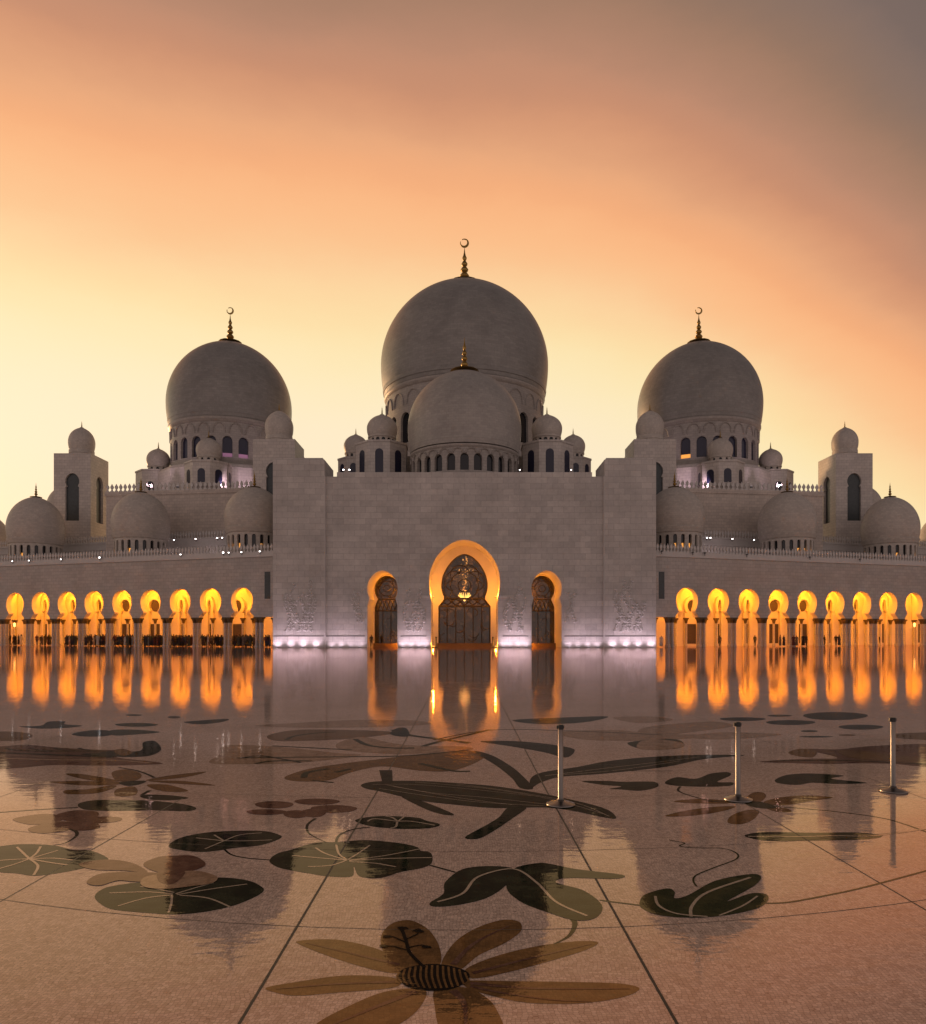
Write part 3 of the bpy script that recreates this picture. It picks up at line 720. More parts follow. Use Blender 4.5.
# front dome over the portal (drum, dome, finial)
def big_dome(parent, x, y, R, rdrum, zb0, zlip, ztop, n, ww, w0, w1, fin, cap, crescent, wide=.27, panemat='bluewin', lit=(), mat='dome', tier=None, band=True, litmat=None):
    d = MB(); drum_mesh(d, rdrum, zb0, zlip, n, ww, w0, w1, .55)
    d.lathe([(rdrum+.5,zb0),(rdrum+.5,zb0+.35),(rdrum+.003,zb0+.5)], 72, cap=False)
    finish_band(d, rdrum, zlip, 1.0 if R > 10 else .55)
    if tier:   # blind arcading between the windows and the cornice
        for k in range(n):
            c = -PI/2+(k+.5)*2*PI/n; hw_ = PI/n*.8; za, zb = tier
            pts = [((rdrum+.06)*math.cos(c+hw_*u), (rdrum+.06)*math.sin(c+hw_*u), za+(zb-za)*math.sqrt(max(0,1-u*u))) for u in [i/6-1 for i in range(13)]]
            d.tube(pts, .13, 4)
    dr = d.build('drum', M['drum'], parent, (x,y,0), smooth=35)
    core = MB(); core.lathe([(rdrum-1.4,zb0),(rdrum-1.4,zlip)], 48, cap=False); core.build('drum_core', M['dark'], dr)
    for k in range(n):
        ang = -PI/2+k*2*PI/n
        if math.sin(ang) > .35: continue
        o = pane(rdrum-.5, ang, ww, w0, w1).build('window', M[panemat], dr)
        if k in lit:
            g = MB(); rr = rdrum-.36; co, si = math.cos(ang), math.sin(ang); q = []
            for u, z in ((-1,w0+.02),(1,w0+.02),(1,w0+.75),(-1,w0+.75)): q.append((rr*co-u*ww*.93*si, rr*si+u*ww*.93*co, z))
            g.extrude(q, (-.05*co,-.05*si,0)); g.build('window_glow', M[litmat], dr)
    s_ = MB(); s_.lathe(dome_profile(R, zlip+.3, ztop, wide, .955, .012, 34), 96)
    if band: s_.lathe([(R*.957,zlip+.9),(R*.972,zlip+1.0),(R*.978,zlip+1.5),(R*.974,zlip+1.75)], 96, cap=False)
    do = s_.build('dome', M[mat], parent, (x,y,0), smooth=40)
    fm = MB(); finial_mesh(fm, fin, cap, crescent); fm.build('finial', M['gold'], do, (0,0,ztop+.025*fin), smooth=50)
    return dr
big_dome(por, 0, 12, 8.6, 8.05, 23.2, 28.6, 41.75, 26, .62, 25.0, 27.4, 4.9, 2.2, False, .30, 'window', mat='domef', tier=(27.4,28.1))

# chandelier behind the main screen
ch = thing('chandelier', 'glowing gold crystal chandelier hanging behind the lattice glass of the tall middle doorway', 'chandelier', (0,109.6,6.9))
m_ = MB(); m_.tube([(0,0,1.4),(0,0,10.0)], .04); m_.build('suspension_rod', M['gold'], ch)
m_ = MB()
for k in range(14):
    a = 2*PI*k/14
    for q, (r1, z1) in enumerate(((.95,.75),(.75,1.05))):
        m_.tube([(.12*math.cos(a),.12*math.sin(a),0),(r1*.6*math.cos(a),r1*.6*math.sin(a),.2),(r1*math.cos(a),r1*math.sin(a),z1)], [.10,.08,.03], 5)
m_.lathe([(0,-.25),(.2,-.1),(.28,.1),(.1,.35)], 12); m_.build('crystal_bowl', M['crystal'], ch)
m_ = MB(); rng = random.Random(9)
for k in range(90):
    z = rng.uniform(1.3,6.6); sp = .35+1.0*math.exp(-((z-4.2)/1.1)**2); a = rng.uniform(0,6.28); r = sp*rng.random()**.5
    q = rng.uniform(.035,.075); m_.lathe([(0,-q),(q,0),(0,q)], 6, (r*math.cos(a), r*math.sin(a), z))
tag(m_.build('crystal_drops', M['crystaldim'], ch), kind='stuff')
lamp('chandelier_light','POINT',(0,0,.9), 260, (1,.55,.2), ch, .5)

# ------------------------------------------------------------------ main domed hall
mh = thing('domed_hall', 'tallest central dome on its drum of arched windows, behind the portal dome', 'domed hall', (0,145,0))
w = MB(); w.lathe([(20,23),(20,34),(19.2,34.6),(17.2,35.2)], 8, a0=PI/8); w.build('octagonal_plinth', M['wall'], mh)
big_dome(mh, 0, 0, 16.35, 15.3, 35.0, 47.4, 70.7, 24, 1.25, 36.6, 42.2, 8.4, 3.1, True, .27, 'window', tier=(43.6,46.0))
def turret(parent, x, y, z0, z1, R, wz, ww, a0=PI/8, faces=(5,6), winmat='bluewin', wh=2.4):
    w = MB(); w.lathe([(R,z0),(R,z1-.35),(R+.12,z1-.3),(R+.12,z1),(R*.8,z1+.12)], 8, a0=a0)
    o = w.build('turret', M['tower'], parent, (x,y,0))
    ap = R*math.cos(PI/8)
    for k in range(8):
        ang = a0+PI/8+k*PI/4
        if math.sin(ang) > .4: continue
        m = pane(ap+.03, ang, ww, wz, wz+wh); m.build('window', M[winmat], o)
    return o
for s_ in (-1,1):
    # stepped turrets flanking the portal dome; local origin of the hall is y=145
    turret(mh, s_*13.2, 118-145, 23.0, 31.9, 4.3, 26.3, .55, wh=4.2)
    small_dome(mh, s_*13.2, 118-145, 31.95, 2.43, 3.9, 1.1, 1.3, n=14)
    turret(mh, s_*19.9, 135-145, 24.0, 33.6, 3.3, 30.2, .5, wh=2.2)
    small_dome(mh, s_*19.9, 135-145, 33.65, 2.2, 3.7, 1.0, 1.2, n=12)
    w = MB(); w.box(*sorted((s_*8.8,s_*17.0)), -24, -12, 23.2, 31.0); w.build('link_wall', M['wall2'], mh)

# ------------------------------------------------------------------ side halls with domes, towers, arcades
FLL = {-1:'left', 1:'right'}
def mirror_list(sd, pts): return [(sd*x,)+tuple(r) for x, *r in pts]
for sd in (-1,1):
    side = FLL[sd]
    # ---------- domed side hall
    desc = {-1:'large marble dome with pink-lit drum windows left of the tallest dome', 1:'large marble dome with one amber-lit drum window right of the tallest dome'}[sd]
    hall = thing('domed_hall', desc, 'domed hall', (sd*44.5,140,0), group='large side domes')
    w = MB(); w.lathe([(12.9,24.5),(12.9,30.9),(12.4,31.5),(11.2,31.9)], 16, a0=PI/16); w.build('octagonal_plinth', M['tower'], hall)
    lit = (1,2,23,0) if sd < 0 else (22,21)
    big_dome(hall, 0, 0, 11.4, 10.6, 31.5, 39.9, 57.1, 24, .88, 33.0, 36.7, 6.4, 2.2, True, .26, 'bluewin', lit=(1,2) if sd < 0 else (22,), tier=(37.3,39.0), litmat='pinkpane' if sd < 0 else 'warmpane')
    for ax, ay, zt in ((-sd*.5,-13.2,31.0),(sd*12.6,-2.5,31.8),(-sd*12.6,-2.5,31.8)):
        turret(hall, ax, ay, 24.5, zt, 3.9, 27.3, .55, wh=2.2)
        small_dome(hall, ax, ay, zt+.05, 2.1, 3.6, .95, 1.3, n=10)
    for ax, aim in ((-8.5,(.15,1,.5)),(-3.5,(-.3,1,.5)),(3.5,(.3,1,.5)),(8.5,(-.15,1,.5))):
        m_ = MB(); m_.box(-.2,.2,-.15,.15,0,.25); m_.box(-.15,.15,-.1,.1,.251,.27,1)
        o = m_.build('floodlight', [M['housing'], M['lens2']], hall, (ax,-16.6,26.3)); lamp('floodlight_lamp','SPOT',(0,0,.4), 520, (1,.70,.85), o, .1, 95, .8, aim)
    # ---------- terrace block (upper wall) with crenellation
    tb = thing('terrace_hall', f'broad upper marble wall with crenellated top below the {side} large dome', 'hall', (sd*31.6,121,0), -sd*0+sd*math.atan2(4.0,28.7), 'upper side walls')
    w = MB(); a, b = sorted((-sd*7, sd*29.5)); w.box(a, b, 0, 24, 0, 25.9); w.box(a-.15, b+.15, -.18, .5, 25.2, 25.8); w.build('wall', M['terrace'], tb)
    w = MB(); k = 0; x = 29.3
    while x > -5: merlon(w, sd*x, .05, 25.9, .62, 1.35); x -= .80
    w.build('parapet', M['trim'], tb)
    # ---------- towers
    def tower(X, Y, wd, zt, lab, base=0):
        t_ = thing('tower', lab, 'tower', (X, Y, base), 0, 'square towers with small domes')
        # shaft: four walls with keyhole niches (front and the side toward the centre)
        q_ = wd/6.5; Kb = zt-11.9*q_; K = keyhole(1.2*q_, Kb, zt-5.9*q_, 1.02*q_, 1.25*q_, zt-4.95*q_, zt-3.5*q_, 1.3*q_)
        w = MB(); hw = wd/2
        def shaft(mp, y0_):
            mb_z0 = 21.3
            openwall(w, -hw, hw, zt, 0, K, y0_, y0_+.45, mp=mp, top=False, back=False)
            for sg in (-1,1): pass
            w.face([mp(-hw,y0_,0), mp(hw,y0_,0), mp(hw,y0_,Kb), mp(-hw,y0_,Kb)])
        shaft(lambda x,y,z: (x,y,z), 0)
        shaft(lambda x,y,z: (-sd*(hw-y), x+hw, z), 0)
        w.face([(sd*hw,0,0),(sd*hw,wd,0),(sd*hw,wd,zt),(sd*hw,0,zt)]); w.face([(-hw,wd,0),(hw,wd,0),(hw,wd,zt),(-hw,wd,zt)])
        w.face([(-hw,0,zt),(hw,0,zt),(hw,wd,zt),(-hw,wd,zt)])
        sh = w.build('shaft', M['tower'], t_)
        g = MB(); g.extrude([(x,.42,z) for x,_,z in outline_poly(K,0,0,.05)], (0,.05,0)); g.build('niche_screen', M['greywin'], t_)
        g = MB(); g.extrude([(-sd*(hw-.42), x+hw, z) for x,_,z in outline_poly(K,0,0,.05)], (sd*.05,0,0)); g.build('niche_screen', M['greywin'], t_)
        R = 2.22*q_; d = MB(); d.lathe([(R*.9,zt-.01),(R*.9,zt+.5),(R*.95,zt+.55),(R*.95,zt+1.15),(R*.9,zt+1.25)], 32, cap=False)
        d.lathe(dome_profile(R, zt+1.2, zt+5.5, .34, .9, .03, 20), 40); do = d.build('dome', M['domes'], t_, (0,hw,0), smooth=35)
        f_ = MB(); finial_mesh(f_, 1.15, .3, False); f_.build('finial', M['gold'], do, (0,0,zt+5.45), smooth=50)
        return t_
    tower((69.2 if sd < 0 else 68.75)*sd, 130, 6.5, 33.7, f'square marble tower with keyhole niches and a small dome at the far {side}')
    tower(sd*29.9, 115.6, 6.6, 32.4, f'square marble tower with small dome, just behind the {side} end of the portal block')
    # little dome peeping over the pylon
    pd = thing('roof_dome', f'tiny dome tip peeping over the {side} corner of the portal block', 'dome', (sd*22.9,108.6,23.2), 0, 'dome tips behind the portal corners')
    w = MB(); w.box(-2.6,2.6,-1.5,3.6,0,2.2); w.build('base', M['wall2'], pd)
    small_dome(pd, 0, 1, 2.2, 1.15, 1.2, .4, .7, dots=False)
    # dome half hidden behind the outer tower
    rd = thing('roof_dome', f'dome half hidden behind the far {side} tower', 'dome', (sd*74.5,139,0), 0, 'domes behind the outer towers')
    w = MB(); w.box(-6,6,-4,8,0,20); w.build('base', M['wall2'], rd); small_dome(rd, 0, 0, 20, 3.9, 8.0, 2.2, 2.2, n=16)
    # ---------- arcade wing
    A = math.radians(18); ca, sa = math.cos(A), math.sin(A)
    OX, OY = 26.2, 102.3
    wing = thing('arcade_wing', f'{side} arcade of glowing orange keyhole arches on column clusters under a row of domes', 'arcade', (sd*OX,OY,0), sd*A, 'courtyard arcades')
    def ray_u(px, v):
        """position along the wing where the sight line of a left-side column meets depth v"""
        k = (CX-px)/F
        return (k*(OY+v*ca)-OX+v*sa)/(ca-k*sa)
    def ray_Y(px, v): return OY+ray_u(px,v)*sa+v*ca
    U0, PITCH, NB = 5.48, 5.25, 12
    Z0, ZT = 4.2, 12.6
    K = keyhole(1.88, Z0, 4.4, 1.34, 1.80, 6.55, 8.38, 2.1)
    w = MB(); T = .85
    for k in range(NB):
        u = U0+PITCH*k
        openwall(w, sd*(u-PITCH/2), sd*(u+PITCH/2), ZT, sd*u, [(q,z) for q,z in K], 0, T, mrev=1, top=False) if sd > 0 else openwall(w, -u-PITCH/2, -u+PITCH/2, ZT, -u, K, 0, T, mrev=1, top=False)
    ue = U0-PITCH/2; uo = U0+PITCH*(NB-.5)
    a, b = sorted((sd*(-.4), sd*ue)); w.box(a, b, 0, T, Z0, ZT)
    w.build('front_wall', [M['wall2'], M['inner']], wing)
    a, b = sorted((sd*(-.3), sd*uo))
    w = MB(); w.box(a,b,-.16,.3,12.62,12.95); w.box(a,b,-.02,.4,12.951,13.35); w.build('cornice', M['trim'], wing)
    w = MB(); u = .2
    while u < uo: merlon(w, sd*u, .05, 13.35, .42, 1.15, .15); u += .55
    w.build('parapet', M['trim'], wing)
    w = MB(); w.box(a,b,T+.02,14,11.6,12.6); w.build('roof_slab', M['roof'], wing)
    w = MB(); w.box(a,b,T+.001,6.95,10.3,10.5); 
    w.build('arcade_ceiling', M['inner'], wing)
    # transverse arches over the piers
    KT = keyhole(1.9, Z0, 4.35, 1.5, 1.95, 6.8, 9.0, 2.2)
    w = MB()
    for k in range(NB+1):
        u = U0+PITCH*(k-.5)
        openwall(w, T+.01, 6.95, 10.3, (T+6.95)/2, KT, -.3, .3, mp=lambda x,y,z,u=u: (sd*(u+y), x, z), top=False)
    w.build('transverse_arch', M['inner'], wing)
    # back wall with dark lattice windows
    w = MB(); w.box(a,b,7.0,7.4,0,10.5); 
    a2, b2 = sorted((sd*(uo-.1), sd*uo)); w.box(a2,b2,T,7,0,10.5)
    bw = w.build('rear_wall', M['inner'], wing)
    w = MB()
    wins = [(11,1.6),(40+7,1.6),(75,2.0),(101,2.2),(127,5.2),(156,5.8),(183,1.3),(211,1.1),(238,5.2),(259.5,2.6)]
    for px, hp in wins:
        u = ray_u(px, 7.0); Y = ray_Y(px, 7.0); hw = hp*Y/F
        zc = H+(HY-606)*Y/F; r = 5.6*Y/F; zb = H+(HY-611.5)*Y/F
        kz = [(hw*math.cos(math.asin(min(1,max(-1,(zb-zc)/r)))), zb)]
        for i in range(13):
            al = math.asin((zb-zc)/r)*(1-i/12)+PI/2*i/12; kz.append((hw*math.cos(al), zc+r*math.sin(al)))
        if px < 250:
            g = MB(); n_ = 20
            for i in range(n_):
                q = []
                for j_, e_ in ((i,.12),(i+1,.12),(i+1,.62),(i,.62)):
                    al = math.radians(-48+276*j_/n_); q.append((sd*u+(hw+e_)*math.cos(al), zc+(r+e_)*math.sin(al)))
                g.extrude([(x_,6.55,z_) for x_,z_ in q], (0,.44,0))
            for sg in (-1,1): g.box(*sorted((sd*u+sg*(hw+.15),sd*u+sg*(hw+.55))), 6.6, 6.99, .01, zb-.25)
            g.build('arch_moulding', M['inner'], bw)
            g = MB(); g.extrude([(sd*u+x, 6.93, z) for x,_,z in outline_poly(kz,0,0)], (0,.05,0)); g.build('window', M['lattwin'], bw)
        g = MB(); za = H+(HY-624)*Y/F; g.box(sd*u-hw*1.05, sd*u+hw*1.05, 6.92, 6.98, .35, za); g.build('door', M['lattwin'], bw)
        g = None
    # columns: clusters of four with gilded capitals
    def column(u, v, rad=.175, hgt=Z0, par=wing):
        c = MB(); c.lathe([(rad*1.5,0),(rad*1.5,.22),(rad*1.15,.32),(rad,.42),(rad*.94,3.42)], 12); o = c.build('column', M['column'], par, (sd*u,v,0), smooth=40)
        c = MB(); c.lathe([(rad*.98,3.42),(rad*1.2,3.46),(rad*1.12,3.56),(rad*1.5,3.8),(rad*1.85,3.98)], 12); c.box(-rad*1.75,rad*1.75,-rad*1.75,rad*1.75,3.981,hgt-.001)
        c.build('capital', M['capital'], o)
        return o
    protoc = None
    spots = []
    for k in range(NB+1):
        u = U0+PITCH*(k-.5)
        if k == 0: u += .05
        for du in (-.34,.34):
            spots.append((u+du, .20)); spots.append((u+du, T-.20))
        spots.append((u, 6.72)); spots.append((u, 4.05))
    for (u, v) in spots:
        if protoc is None: protoc = column(u, v); continue
        o = protoc.copy(); COL.objects.link(o); o.parent = wing; o.location = (sd*u, v, 0)
        for chd in protoc.children:
            q = chd.copy(); COL.objects.link(q); q.parent = o
    # lamps
    for k in range(NB if NB < 11 else 11):
        u = U0+PITCH*k
        m_ = MB(); m_.lathe([(.05,.0),(.05,.5)], 8); m_.lathe([(0,-.5),(.16,-.42),(.22,-.2),(.12,.0)], 10, mi=1)
        for vv, ee in ((2.3,460),(4.6,520)):
            o = m_.build('ceiling_lamp', [M['housing'], M['lenswarm']], wing, (sd*u, vv, 10.0))
            lamp('arcade_light','POINT',(0,0,-1.5), ee, (1,.31,.010), o, .12)
    m_ = MB(); m_.lathe([(0,0),(.14,.08),(.2,.5),(.12,.7),(0,.75)], 10)
    o = m_.build('wall_lantern', M['lantern'], wing, (sd*ray_u(14.5,6.5),6.5,3.0)); 
    # small strip window beside the portal
    m_ = MB(); zt = H+(HY-572)*.14; zb = H+(HY-599)*.14; u1, u2 = ray_u(270.2,-.02), ray_u(264.6,-.02); m_.box(*sorted((sd*u1,sd*u2)), -.03, .02, zb, zt); m_.build('strip_window', M['greywin'], wing)
    # domes over the arcade
    for px in ((254.5,141,36,-70) if sd < 0 else (254.5,142,39,-67)):
        u = ray_u(px, 6.0)
        d = MB(); drum_mesh(d, 3.95, 12.5, 17.0, 22, .27, 14.3, 16.3, .3); d.lathe([(3.6,12.5),(3.6,17)], 32, mi=1, cap=False)
        d.lathe([(3.95,16.6),(4.12,16.75),(4.15,17.0),(4.3,17.25),(4.3,17.45),(4.1,17.55),(3.8,17.55)], 48, cap=False); d.lathe([(4.2,12.6),(4.2,13.6),(3.953,13.7)], 40, cap=False)
        dr = d.build('drum', [M['domes'], M['window']], wing, (sd*u,6.0,0), smooth=35)
        g = MB()
        for k in (20,21,0,1,3):
            ang = -PI/2+k*2*PI/22+.0; rr = 3.66; co, si = math.cos(ang), math.sin(ang)
            if (k+int(px)) % 3 == 0: continue
            g.extrude([(rr*co-q*si, rr*si+q*co, z) for q, z in ((-.16,14.35),(.16,14.35),(.12,15.0),(-.12,15.0))], (-.03*co,-.03*si,0))
        g.build('window_glow', M['warmpane'], dr)
        s_ = MB(); s_.lathe(dome_profile(4.36, 17.5, {254.5:23.85,141:24.35,142:24.35}.get(px,24.8), .25, .95, .012, 26), 64); do = s_.build('dome', M['domes'], wing, (sd*u,6.0,0), smooth=40)
        f_ = MB(); finial_mesh(f_, 2.3, .95, False); f_.build('finial', M['gold'], do, (0,0,{254.5:23.85,141:24.35,142:24.35}.get(px,24.8)-.02), smooth=50)
    u = ray_u(-12, 16); s_ = MB(); s_.lathe([(3.8,12),(3.8,16.3)],32,cap=False); s_.lathe(dome_profile(4.1,16,24.6,.25,.95,.012,20),48); s_.build('dome', M['domes'], wing, (sd*u,16,0), smooth=40)
    # second tier behind the domes
    w = MB(); w.box(a,b,12.2,14.5,12.61,16.2); w.box(a,b,11.95,14.6,16.2,16.55); w.box(a,b,12.08,14.4,16.551,17.3); w.box(a,b,11.9,12.6,17.3,17.5); w.build('upper_tier', M['trim'], wing)
    w = MB(); u = 1.0
    while u < uo: merlon(w, sd*u, 12.0, 17.5, .42, 1.25, .15); u += .56
    w.build('upper_parapet', M['trim'], wing)
    # roof lamps
    low = [14,30.6,62.5,101,182,224.5,230,242.7,261] if sd < 0 else [268,237,225,183,120,70]
    for px in low: flood(wing, sd*ray_u(px,-.1), -.30, 12.95, sd < 0, sz=.11 if px not in (101,224.5) else .15)
    up = [174.4,196,217.7,222.6] if sd < 0 else [222.4,219,197,175.5]
    for q, px in enumerate(up): flood(wing, sd*ray_u(px,11.6), 11.6, 16.9, True, sz=.13)
    for u in ([8,20,32] if sd < 0 else [7,18]):
        m_ = MB(); m_.box(-.2,.2,-.15,.15,0,.25); o = m_.build('floodlight', M['housing'], wing, (sd*u, 10.4, 12.62)); lamp('floodlight_lamp','POINT',(0,-.2,.6), 60, (1,.75,.85), o, .1)

# ------------------------------------------------------------------ stanchions
def stanchion(px, py, lab):
    x, y, _ = G(px, py)
    t_ = thing('queue_post', lab, 'queue post', (x,y,.003), 0, 'steel queue posts on the floor')
    b = MB(); b.lathe([(.155,0),(.16,.006),(.158,.014),(.12,.030),(.06,.042),(.040,.052)], 40); b.build('base_plate', M['steel'], t_, smooth=30)
    b = MB(); b.lathe([(.036,.045),(.040,.06),(.0285,.075),(.0285,.835)], 28); b.build('pole', M['steel'], t_, smooth=40)
    b = MB(); b.lathe([(.029,.835),(.031,.838),(.031,.880),(.027,.888),(0,.891)], 28); b.box(-.046,-.0305,-.013,.013,.842,.880); b.box(.0305,.036,-.010,.010,.845,.877)
    b.build('belt_head', M['black'], t_, smooth=30)
M['steel'] = plain('brushed_steel', (.27,.245,.225), .30, 1.0, noise=.12, nscale=40)
stanchion(560.7,805,'leftmost of three steel queue posts, standing on the long dark leaf inlay')
stanchion(738,800,'middle of the three steel queue posts, standing on the ochre flower inlay')
stanchion(893,791.5,'rightmost of the three steel queue posts, nearest the right edge')
for s_ in (-1,1):
    t_ = thing('door_post', f'short dark post at the {FLL[s_]} foot of the tall middle doorway', 'post', (s_*3.95, 102.5, 0), 0, 'short posts by the middle doorway')
    b = MB(); b.lathe([(.22,0),(.22,.06),(.09,.10),(.09,1.25)], 12); b.build('shaft', M['black'], t_, smooth=40)
    b = MB(); b.lathe([(.11,1.25),(.13,1.30),(.13,1.42),(0,1.48)], 12); b.build('cap', M['black'], t_, smooth=40)

# ------------------------------------------------------------------ people
def person_mesh(kind):
    me = bpy.data.meshes.new('p'); 
    V = {}; E = []; R = []
    pts = []
    def add(n, co, r, link=None):
        V[n] = len(pts); pts.append(co); R.append(r)
        if link: E.append((V[link], V[n]))
    wide = {'robe':1.0,'walk':1.0,'stand':1.0,'white':1.0}[kind]
    add('pelvis',(0,0,.95),(.155,.12)); add('waist',(0,0,1.12),(.14,.11),'pelvis'); add('chest',(0,0,1.34),(.165,.12),'waist'); add('neckb',(0,0,1.47),(.075,.07),'chest'); add('neck',(0,-.005,1.53),(.058,.058),'neckb')
    add('head',(0,-.02,1.63),(.088,.10),'neck'); add('crown',(0,-.01,1.72),(.06,.07),'head')
    for s_ in (-1,1):
        q = 'L' if s_ > 0 else 'R'; sw = {'walk':.20*s_}.get(kind, 0)
        add(q+'sh',(.19*s_,0,1.41),(.062,.062),'chest'); add(q+'el',(.25*s_,.02-sw*.4,1.14),(.046,.046),q+'sh'); add(q+'wr',(.24*s_,-.07-sw,.92),(.032,.032),q+'el'); add(q+'ha',(.235*s_,-.10-sw,.83),(.038,.026),q+'wr')
        if kind in ('robe','white'):
            add(q+'hip',(.07*s_,0,.80),(.15,.14),'pelvis'); add(q+'kn',(.085*s_,-.01,.45),(.16,.16),q+'hip'); add(q+'an',(.10*s_,0,.10),(.17,.19),q+'kn')
        else:
            add(q+'hip',(.09*s_,0,.84),(.10,.105),'pelvis'); add(q+'kn',(.10*s_,-.03+sw*.9,.48),(.068,.068),q+'hip'); add(q+'an',(.10*s_,.02+sw*1.6,.09),(.048,.05),q+'kn'); add(q+'to',(.11*s_,-.13+sw*1.6,.035),(.045,.035),q+'an')
    me.from_pydata(pts, E, []); o = bpy.data.objects.new('p', me); COL.objects.link(o)
    m = o.modifiers.new('s','SKIN'); m.use_smooth_shade = True
    for i, r in enumerate(R): me.skin_vertices[0].data[i].radius = r
    for v in me.skin_vertices[0].data: v.use_root = False
    me.skin_vertices[0].data[0].use_root = True
    o.modifiers.new('u','SUBSURF').levels = 1
    dg = bpy.context.evaluated_depsgraph_get(); out = bpy.data.meshes.new_from_object(o.evaluated_get(dg))
    bpy.data.objects.remove(o)
    out.materials.clear(); body = 'cloth_white' if kind == 'white' else 'cloth'
    for k in (body, 'skin', 'hair', 'trouser'): out.materials.append(M[k])
    for p in out.polygons:
        z, x, y = p.center.z, abs(p.center.x), p.center.y
        if z > 1.55: p.material_index = 1 if (y < -.06 and z < 1.69) else 2
        elif x > .18 and z < .90 and kind != 'robe': p.material_index = 1
        elif kind in ('walk','stand') and z < .90 and x < .2: p.material_index = 3
        else: p.material_index = 0
    return out
def cloth(name, cols):
    t = NT(name); oi = t.n('ShaderNodeObjectInfo'); r = t.n('ShaderNodeValToRGB'); r.color_ramp.interpolation = 'CONSTANT'
    e = r.color_ramp.elements
    while len(e) < len(cols): e.new(.5)
    for i, (q, c) in enumerate(zip(e, cols)): q.position = i/len(cols); q.color = (*c,1)
    t.l(oi.outputs['Random'], r.inputs[0]); t.l(r.outputs[0], t.b.inputs['Base Color']); t.b.inputs['Roughness'].default_value = .9
    return t.m
M['cloth'] = cloth('dark_clothes', [(.012,.012,.015),(.03,.035,.06),(.02,.02,.02),(.09,.03,.03),(.05,.06,.05),(.015,.015,.02),(.12,.10,.09),(.03,.03,.035)])
M['cloth_white'] = cloth('pale_clothes', [(.45,.43,.40),(.3,.3,.3)])
M['trouser'] = cloth('trousers', [(.02,.02,.025),(.03,.03,.05),(.05,.045,.04)])
M['skin'] = plain('skin', (.28,.16,.10), .6); M['hair'] = plain('hair_or_scarf', (.012,.010,.010), .7)
PM = {k: person_mesh(k) for k in ('robe','walk','stand','white')}
def person(x, y, rz, kind, label, group=None, sc=1.0):
    o = bpy.data.objects.new('person', PM[kind]); COL.objects.link(o); o.location = (x,y,.002); o.rotation_euler = (0,0,rz); o.scale = (sc,)*3
    return tag(o, label, 'person', group)
person((371.3-CX)*101.3/F, 101.3, .6, 'stand', 'lone dark-clothed person standing in the small doorway left of the tall one', None, 1.02)
A = math.radians(18)
def on_wing(sd, u, v):
    return sd*(26.2+u*math.cos(A))-sd*v*math.sin(A), 102.3+u*math.sin(A)+v*math.cos(A)
def wing_u(px, v, sd):
    k = abs(px-CX)/F; ca, sa = math.cos(A), math.sin(A); return (k*(102.3+v*ca)-26.2+v*sa)/(ca-k*sa)
solo = [(661.3,-.6,'white','person in pale top walking beside the right end of the portal block','walkers'),
    (719.7,-.3,'walk','dark-clothed person walking in front of the second arch on the right','w'),
    (754.9,.9,'stand','dark-clothed person by the columns after the third arch on the right','w'),
    (780.2,-.4,'robe','person in black robe, left one of the pair by the fourth arch on the right','w'),
    (783.8,-.2,'robe','person in black robe, right one of the pair by the fourth arch on the right','w'),
    (793.4,-.5,'robe','person in black robe, left of the pair before the columns after the fourth right-hand arch','w'),
    (796.6,-.2,'robe','person in black robe, right of the pair before the columns after the fourth right-hand arch','w'),
    (803.2,-.4,'robe','person in black robe, left one of the pair in the fifth arch on the right','w'),
    (806.4,-.1,'stand','dark-clothed person, right one of the pair in the fifth arch on the right','w'),
    (824.5,3.5,'stand','dark-clothed person inside the sixth arch of the right arcade near the dark door','w'),
    (836.0,-.4,'walk','dark-clothed person, left one of the pair at the sixth arch on the right','w'),
    (839.2,-.3,'robe','person in black robe, right one of the pair at the sixth arch on the right','w'),
    (879.6,4.0,'stand','dark-clothed person deep inside the eighth arch on the right','w')]
rng = random.Random(4)
for px, v, kd, lb, g in solo:
    x, y = on_wing(1, wing_u(px, v, 1), v); person(x, y, rng.uniform(-1,1), kd, lb, 'people walking before the right arcade', rng.uniform(.94,1.03))
ordn = {8:'first arch from the left edge',7:'second arch from the left edge',6:'third arch from the left edge',5:'fourth arch from the left edge',4:'fifth arch from the left edge',3:'fourth arch before the portal block',2:'third arch before the portal block',1:'second arch before the portal block',0:'arch nearest the portal block',-1:'narrow gap beside the portal block'}
placed = []
def crowd(px0, px1, n, v0, v1):
    for _ in range(n):
        for _try in range(40):
            px = rng.uniform(px0,px1); v = rng.uniform(v0,v1); u = wing_u(px, v, -1)
            kb = (u-5.48)/5.25; fr = abs(kb-round(kb))
            if v < 1.7 and fr > .30: continue
            if all((u-a)**2+(v-b)**2 > .42**2 for a, b in placed): break
        else: continue
        placed.append((u,v)); x, y = on_wing(-1, u, v); bay = max(-1, min(8, round(wing_u(px, 0, -1)/5.25-5.48/5.25)))
        kd = rng.choices(['robe','stand','walk','white'], [5,5,2,.5])[0]
        pos = 'at the front of' if v < 1.2 else ('at the back of' if v > 2.6 else 'in the middle of')
        clo = {'robe':'robed','stand':'dark-clothed','walk':'striding','white':'pale-clothed'}[kd]
        person(x, y, rng.uniform(-PI,PI), kd, f'{clo} person {pos} the crowd, {ordn[bay]}', 'crowd under the left arcade', rng.uniform(.90,1.06))
crowd(66,270,95,-.15,.9); crowd(66,270,135,.9,3.6); crowd(13,25,9,.3,2.4); crowd(44,51,6,.3,2.4)
for px, v in ((10.5,.2),(37,-.2),(42.4,-.3),(40.8,1.5),(66.5,-.1)):
    crowd(px-.4, px+.4, 1, v, v+.1)
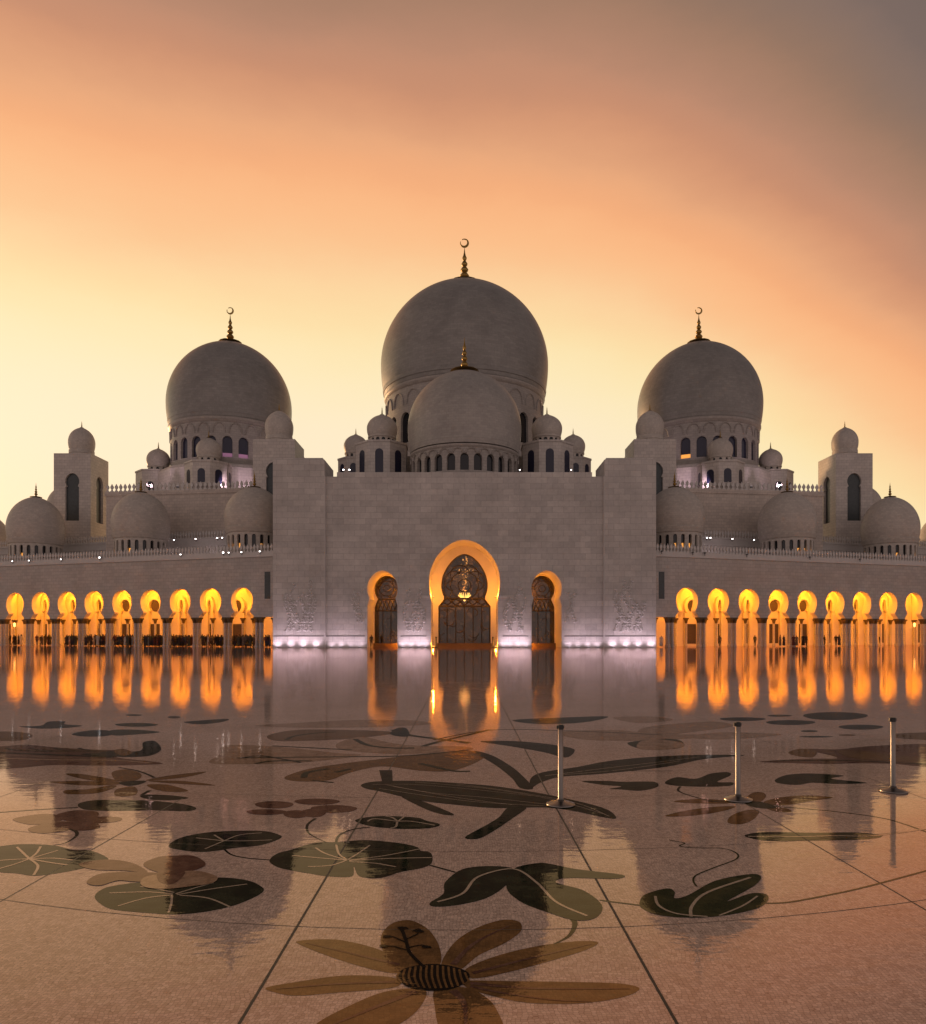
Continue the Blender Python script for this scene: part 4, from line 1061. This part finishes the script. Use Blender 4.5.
# a low barrier rail in front of the crowd, seen as a pale line
# ------------------------------------------------------------------ sky
wd = bpy.data.worlds.new('World'); S.world = wd; wd.use_nodes = True; nt = wd.node_tree
class WN(NT):
    def __init__(s): s.t = nt
W = WN(); bg = nt.nodes['Background']
SUN_EL, SUN_AZ = math.radians(3.0), math.atan2(-.66,.75)       # azimuth from +Y toward +X
sk = W.n('ShaderNodeTexSky', sky_type='NISHITA', sun_disc=False); sk.sun_elevation = SUN_EL; sk.sun_rotation = SUN_AZ; sk.dust_density = 4
tc = W.n('ShaderNodeTexCoord'); sp = W.n('ShaderNodeSeparateXYZ'); W.l(tc.outputs['Generated'], sp.inputs[0]); dx, dy, dz = sp.outputs
mp = W.n('ShaderNodeMapping'); mp.inputs['Scale'].default_value = (1.6,1.6,4.2); W.l(tc.outputs['Generated'], mp.inputs[0])
cl = W.noise(mp.outputs[0], 2.1, 7, .62)
rx = W.math('MAXIMUM', dx, 0.0)
s1 = W.math('ADD', dz, W.math('MULTIPLY', W.math('MULTIPLY', rx, rx), .88))
s1 = W.math('ADD', s1, W.math('MULTIPLY', W.math('SUBTRACT', cl, .5), .05))
front = W.ramp(s1, [(0,(.95,.74,.50)),(.26,(.97,.81,.56)),(.37,(.97,.76,.42)),(.44,(.96,.59,.30)),(.507,(.93,.45,.21)),(.548,(.78,.375,.19)),(.586,(.615,.285,.158)),(.62,(.49,.245,.15)),(.672,(.32,.183,.12)),(.73,(.198,.138,.115)),(1,(.085,.07,.068))])
front.node.color_ramp.interpolation = 'CARDINAL'
back = W.ramp(dz, [(0,(.62,.485,.455)),(.3,(.38,.295,.275)),(.6,(.15,.118,.112)),(1,(.055,.047,.047))])
fac = W.ramp(dy, [(.0,(0,0,0)),(.62,(1,1,1))]); 
mr = W.n('ShaderNodeMapRange'); mr.interpolation_type = 'SMOOTHSTEP'; W.l(dy, mr.inputs[0]); mr.inputs[1].default_value = -.25; mr.inputs[2].default_value = .55
col = W.mix(mr.outputs[0], back, front)
W.l(col, bg.inputs[0]); bg.inputs[1].default_value = 1.0
bg2 = W.n('ShaderNodeBackground'); W.l(sk.outputs[0], bg2.inputs[0]); bg2.inputs[1].default_value = .012
ad = W.n('ShaderNodeAddShader'); W.l(bg.outputs[0], ad.inputs[0]); W.l(bg2.outputs[0], ad.inputs[1]); W.l(ad.outputs[0], nt.nodes['World Output'].inputs[0])
sl = bpy.data.lights.new('sun','SUN'); sl.energy = 1.8; sl.angle = math.radians(6); sl.color = (1,.55,.25)
so = bpy.data.objects.new('sun', sl); COL.objects.link(so)
d = Vector((math.sin(SUN_AZ)*math.cos(SUN_EL), math.cos(SUN_AZ)*math.cos(SUN_EL), math.sin(SUN_EL)))
so.rotation_mode = 'QUATERNION'; so.rotation_quaternion = (-d).to_track_quat('-Z','Y')

# ------------------------------------------------------------------ camera and render
cd = bpy.data.cameras.new('camera'); cam = bpy.data.objects.new('camera', cd); COL.objects.link(cam); S.camera = cam
cam.location = (0,0,H); cam.rotation_euler = (math.radians(90),0,0)
cd.sensor_fit = 'VERTICAL'; cd.sensor_height = 36; cd.sensor_width = 36; cd.lens = F/1024*36
cd.shift_y = (HY-512)/1024; cd.shift_x = -(CX-463)/1024; cd.clip_end = 2000; cd.clip_start = .05
S.render.resolution_x = 926; S.render.resolution_y = 1024
S.view_settings.view_transform = 'Standard'; S.view_settings.look = 'None'; S.view_settings.exposure = 0; S.view_settings.gamma = 1
S.cycles.max_bounces = 6; S.cycles.transparent_max_bounces = 8
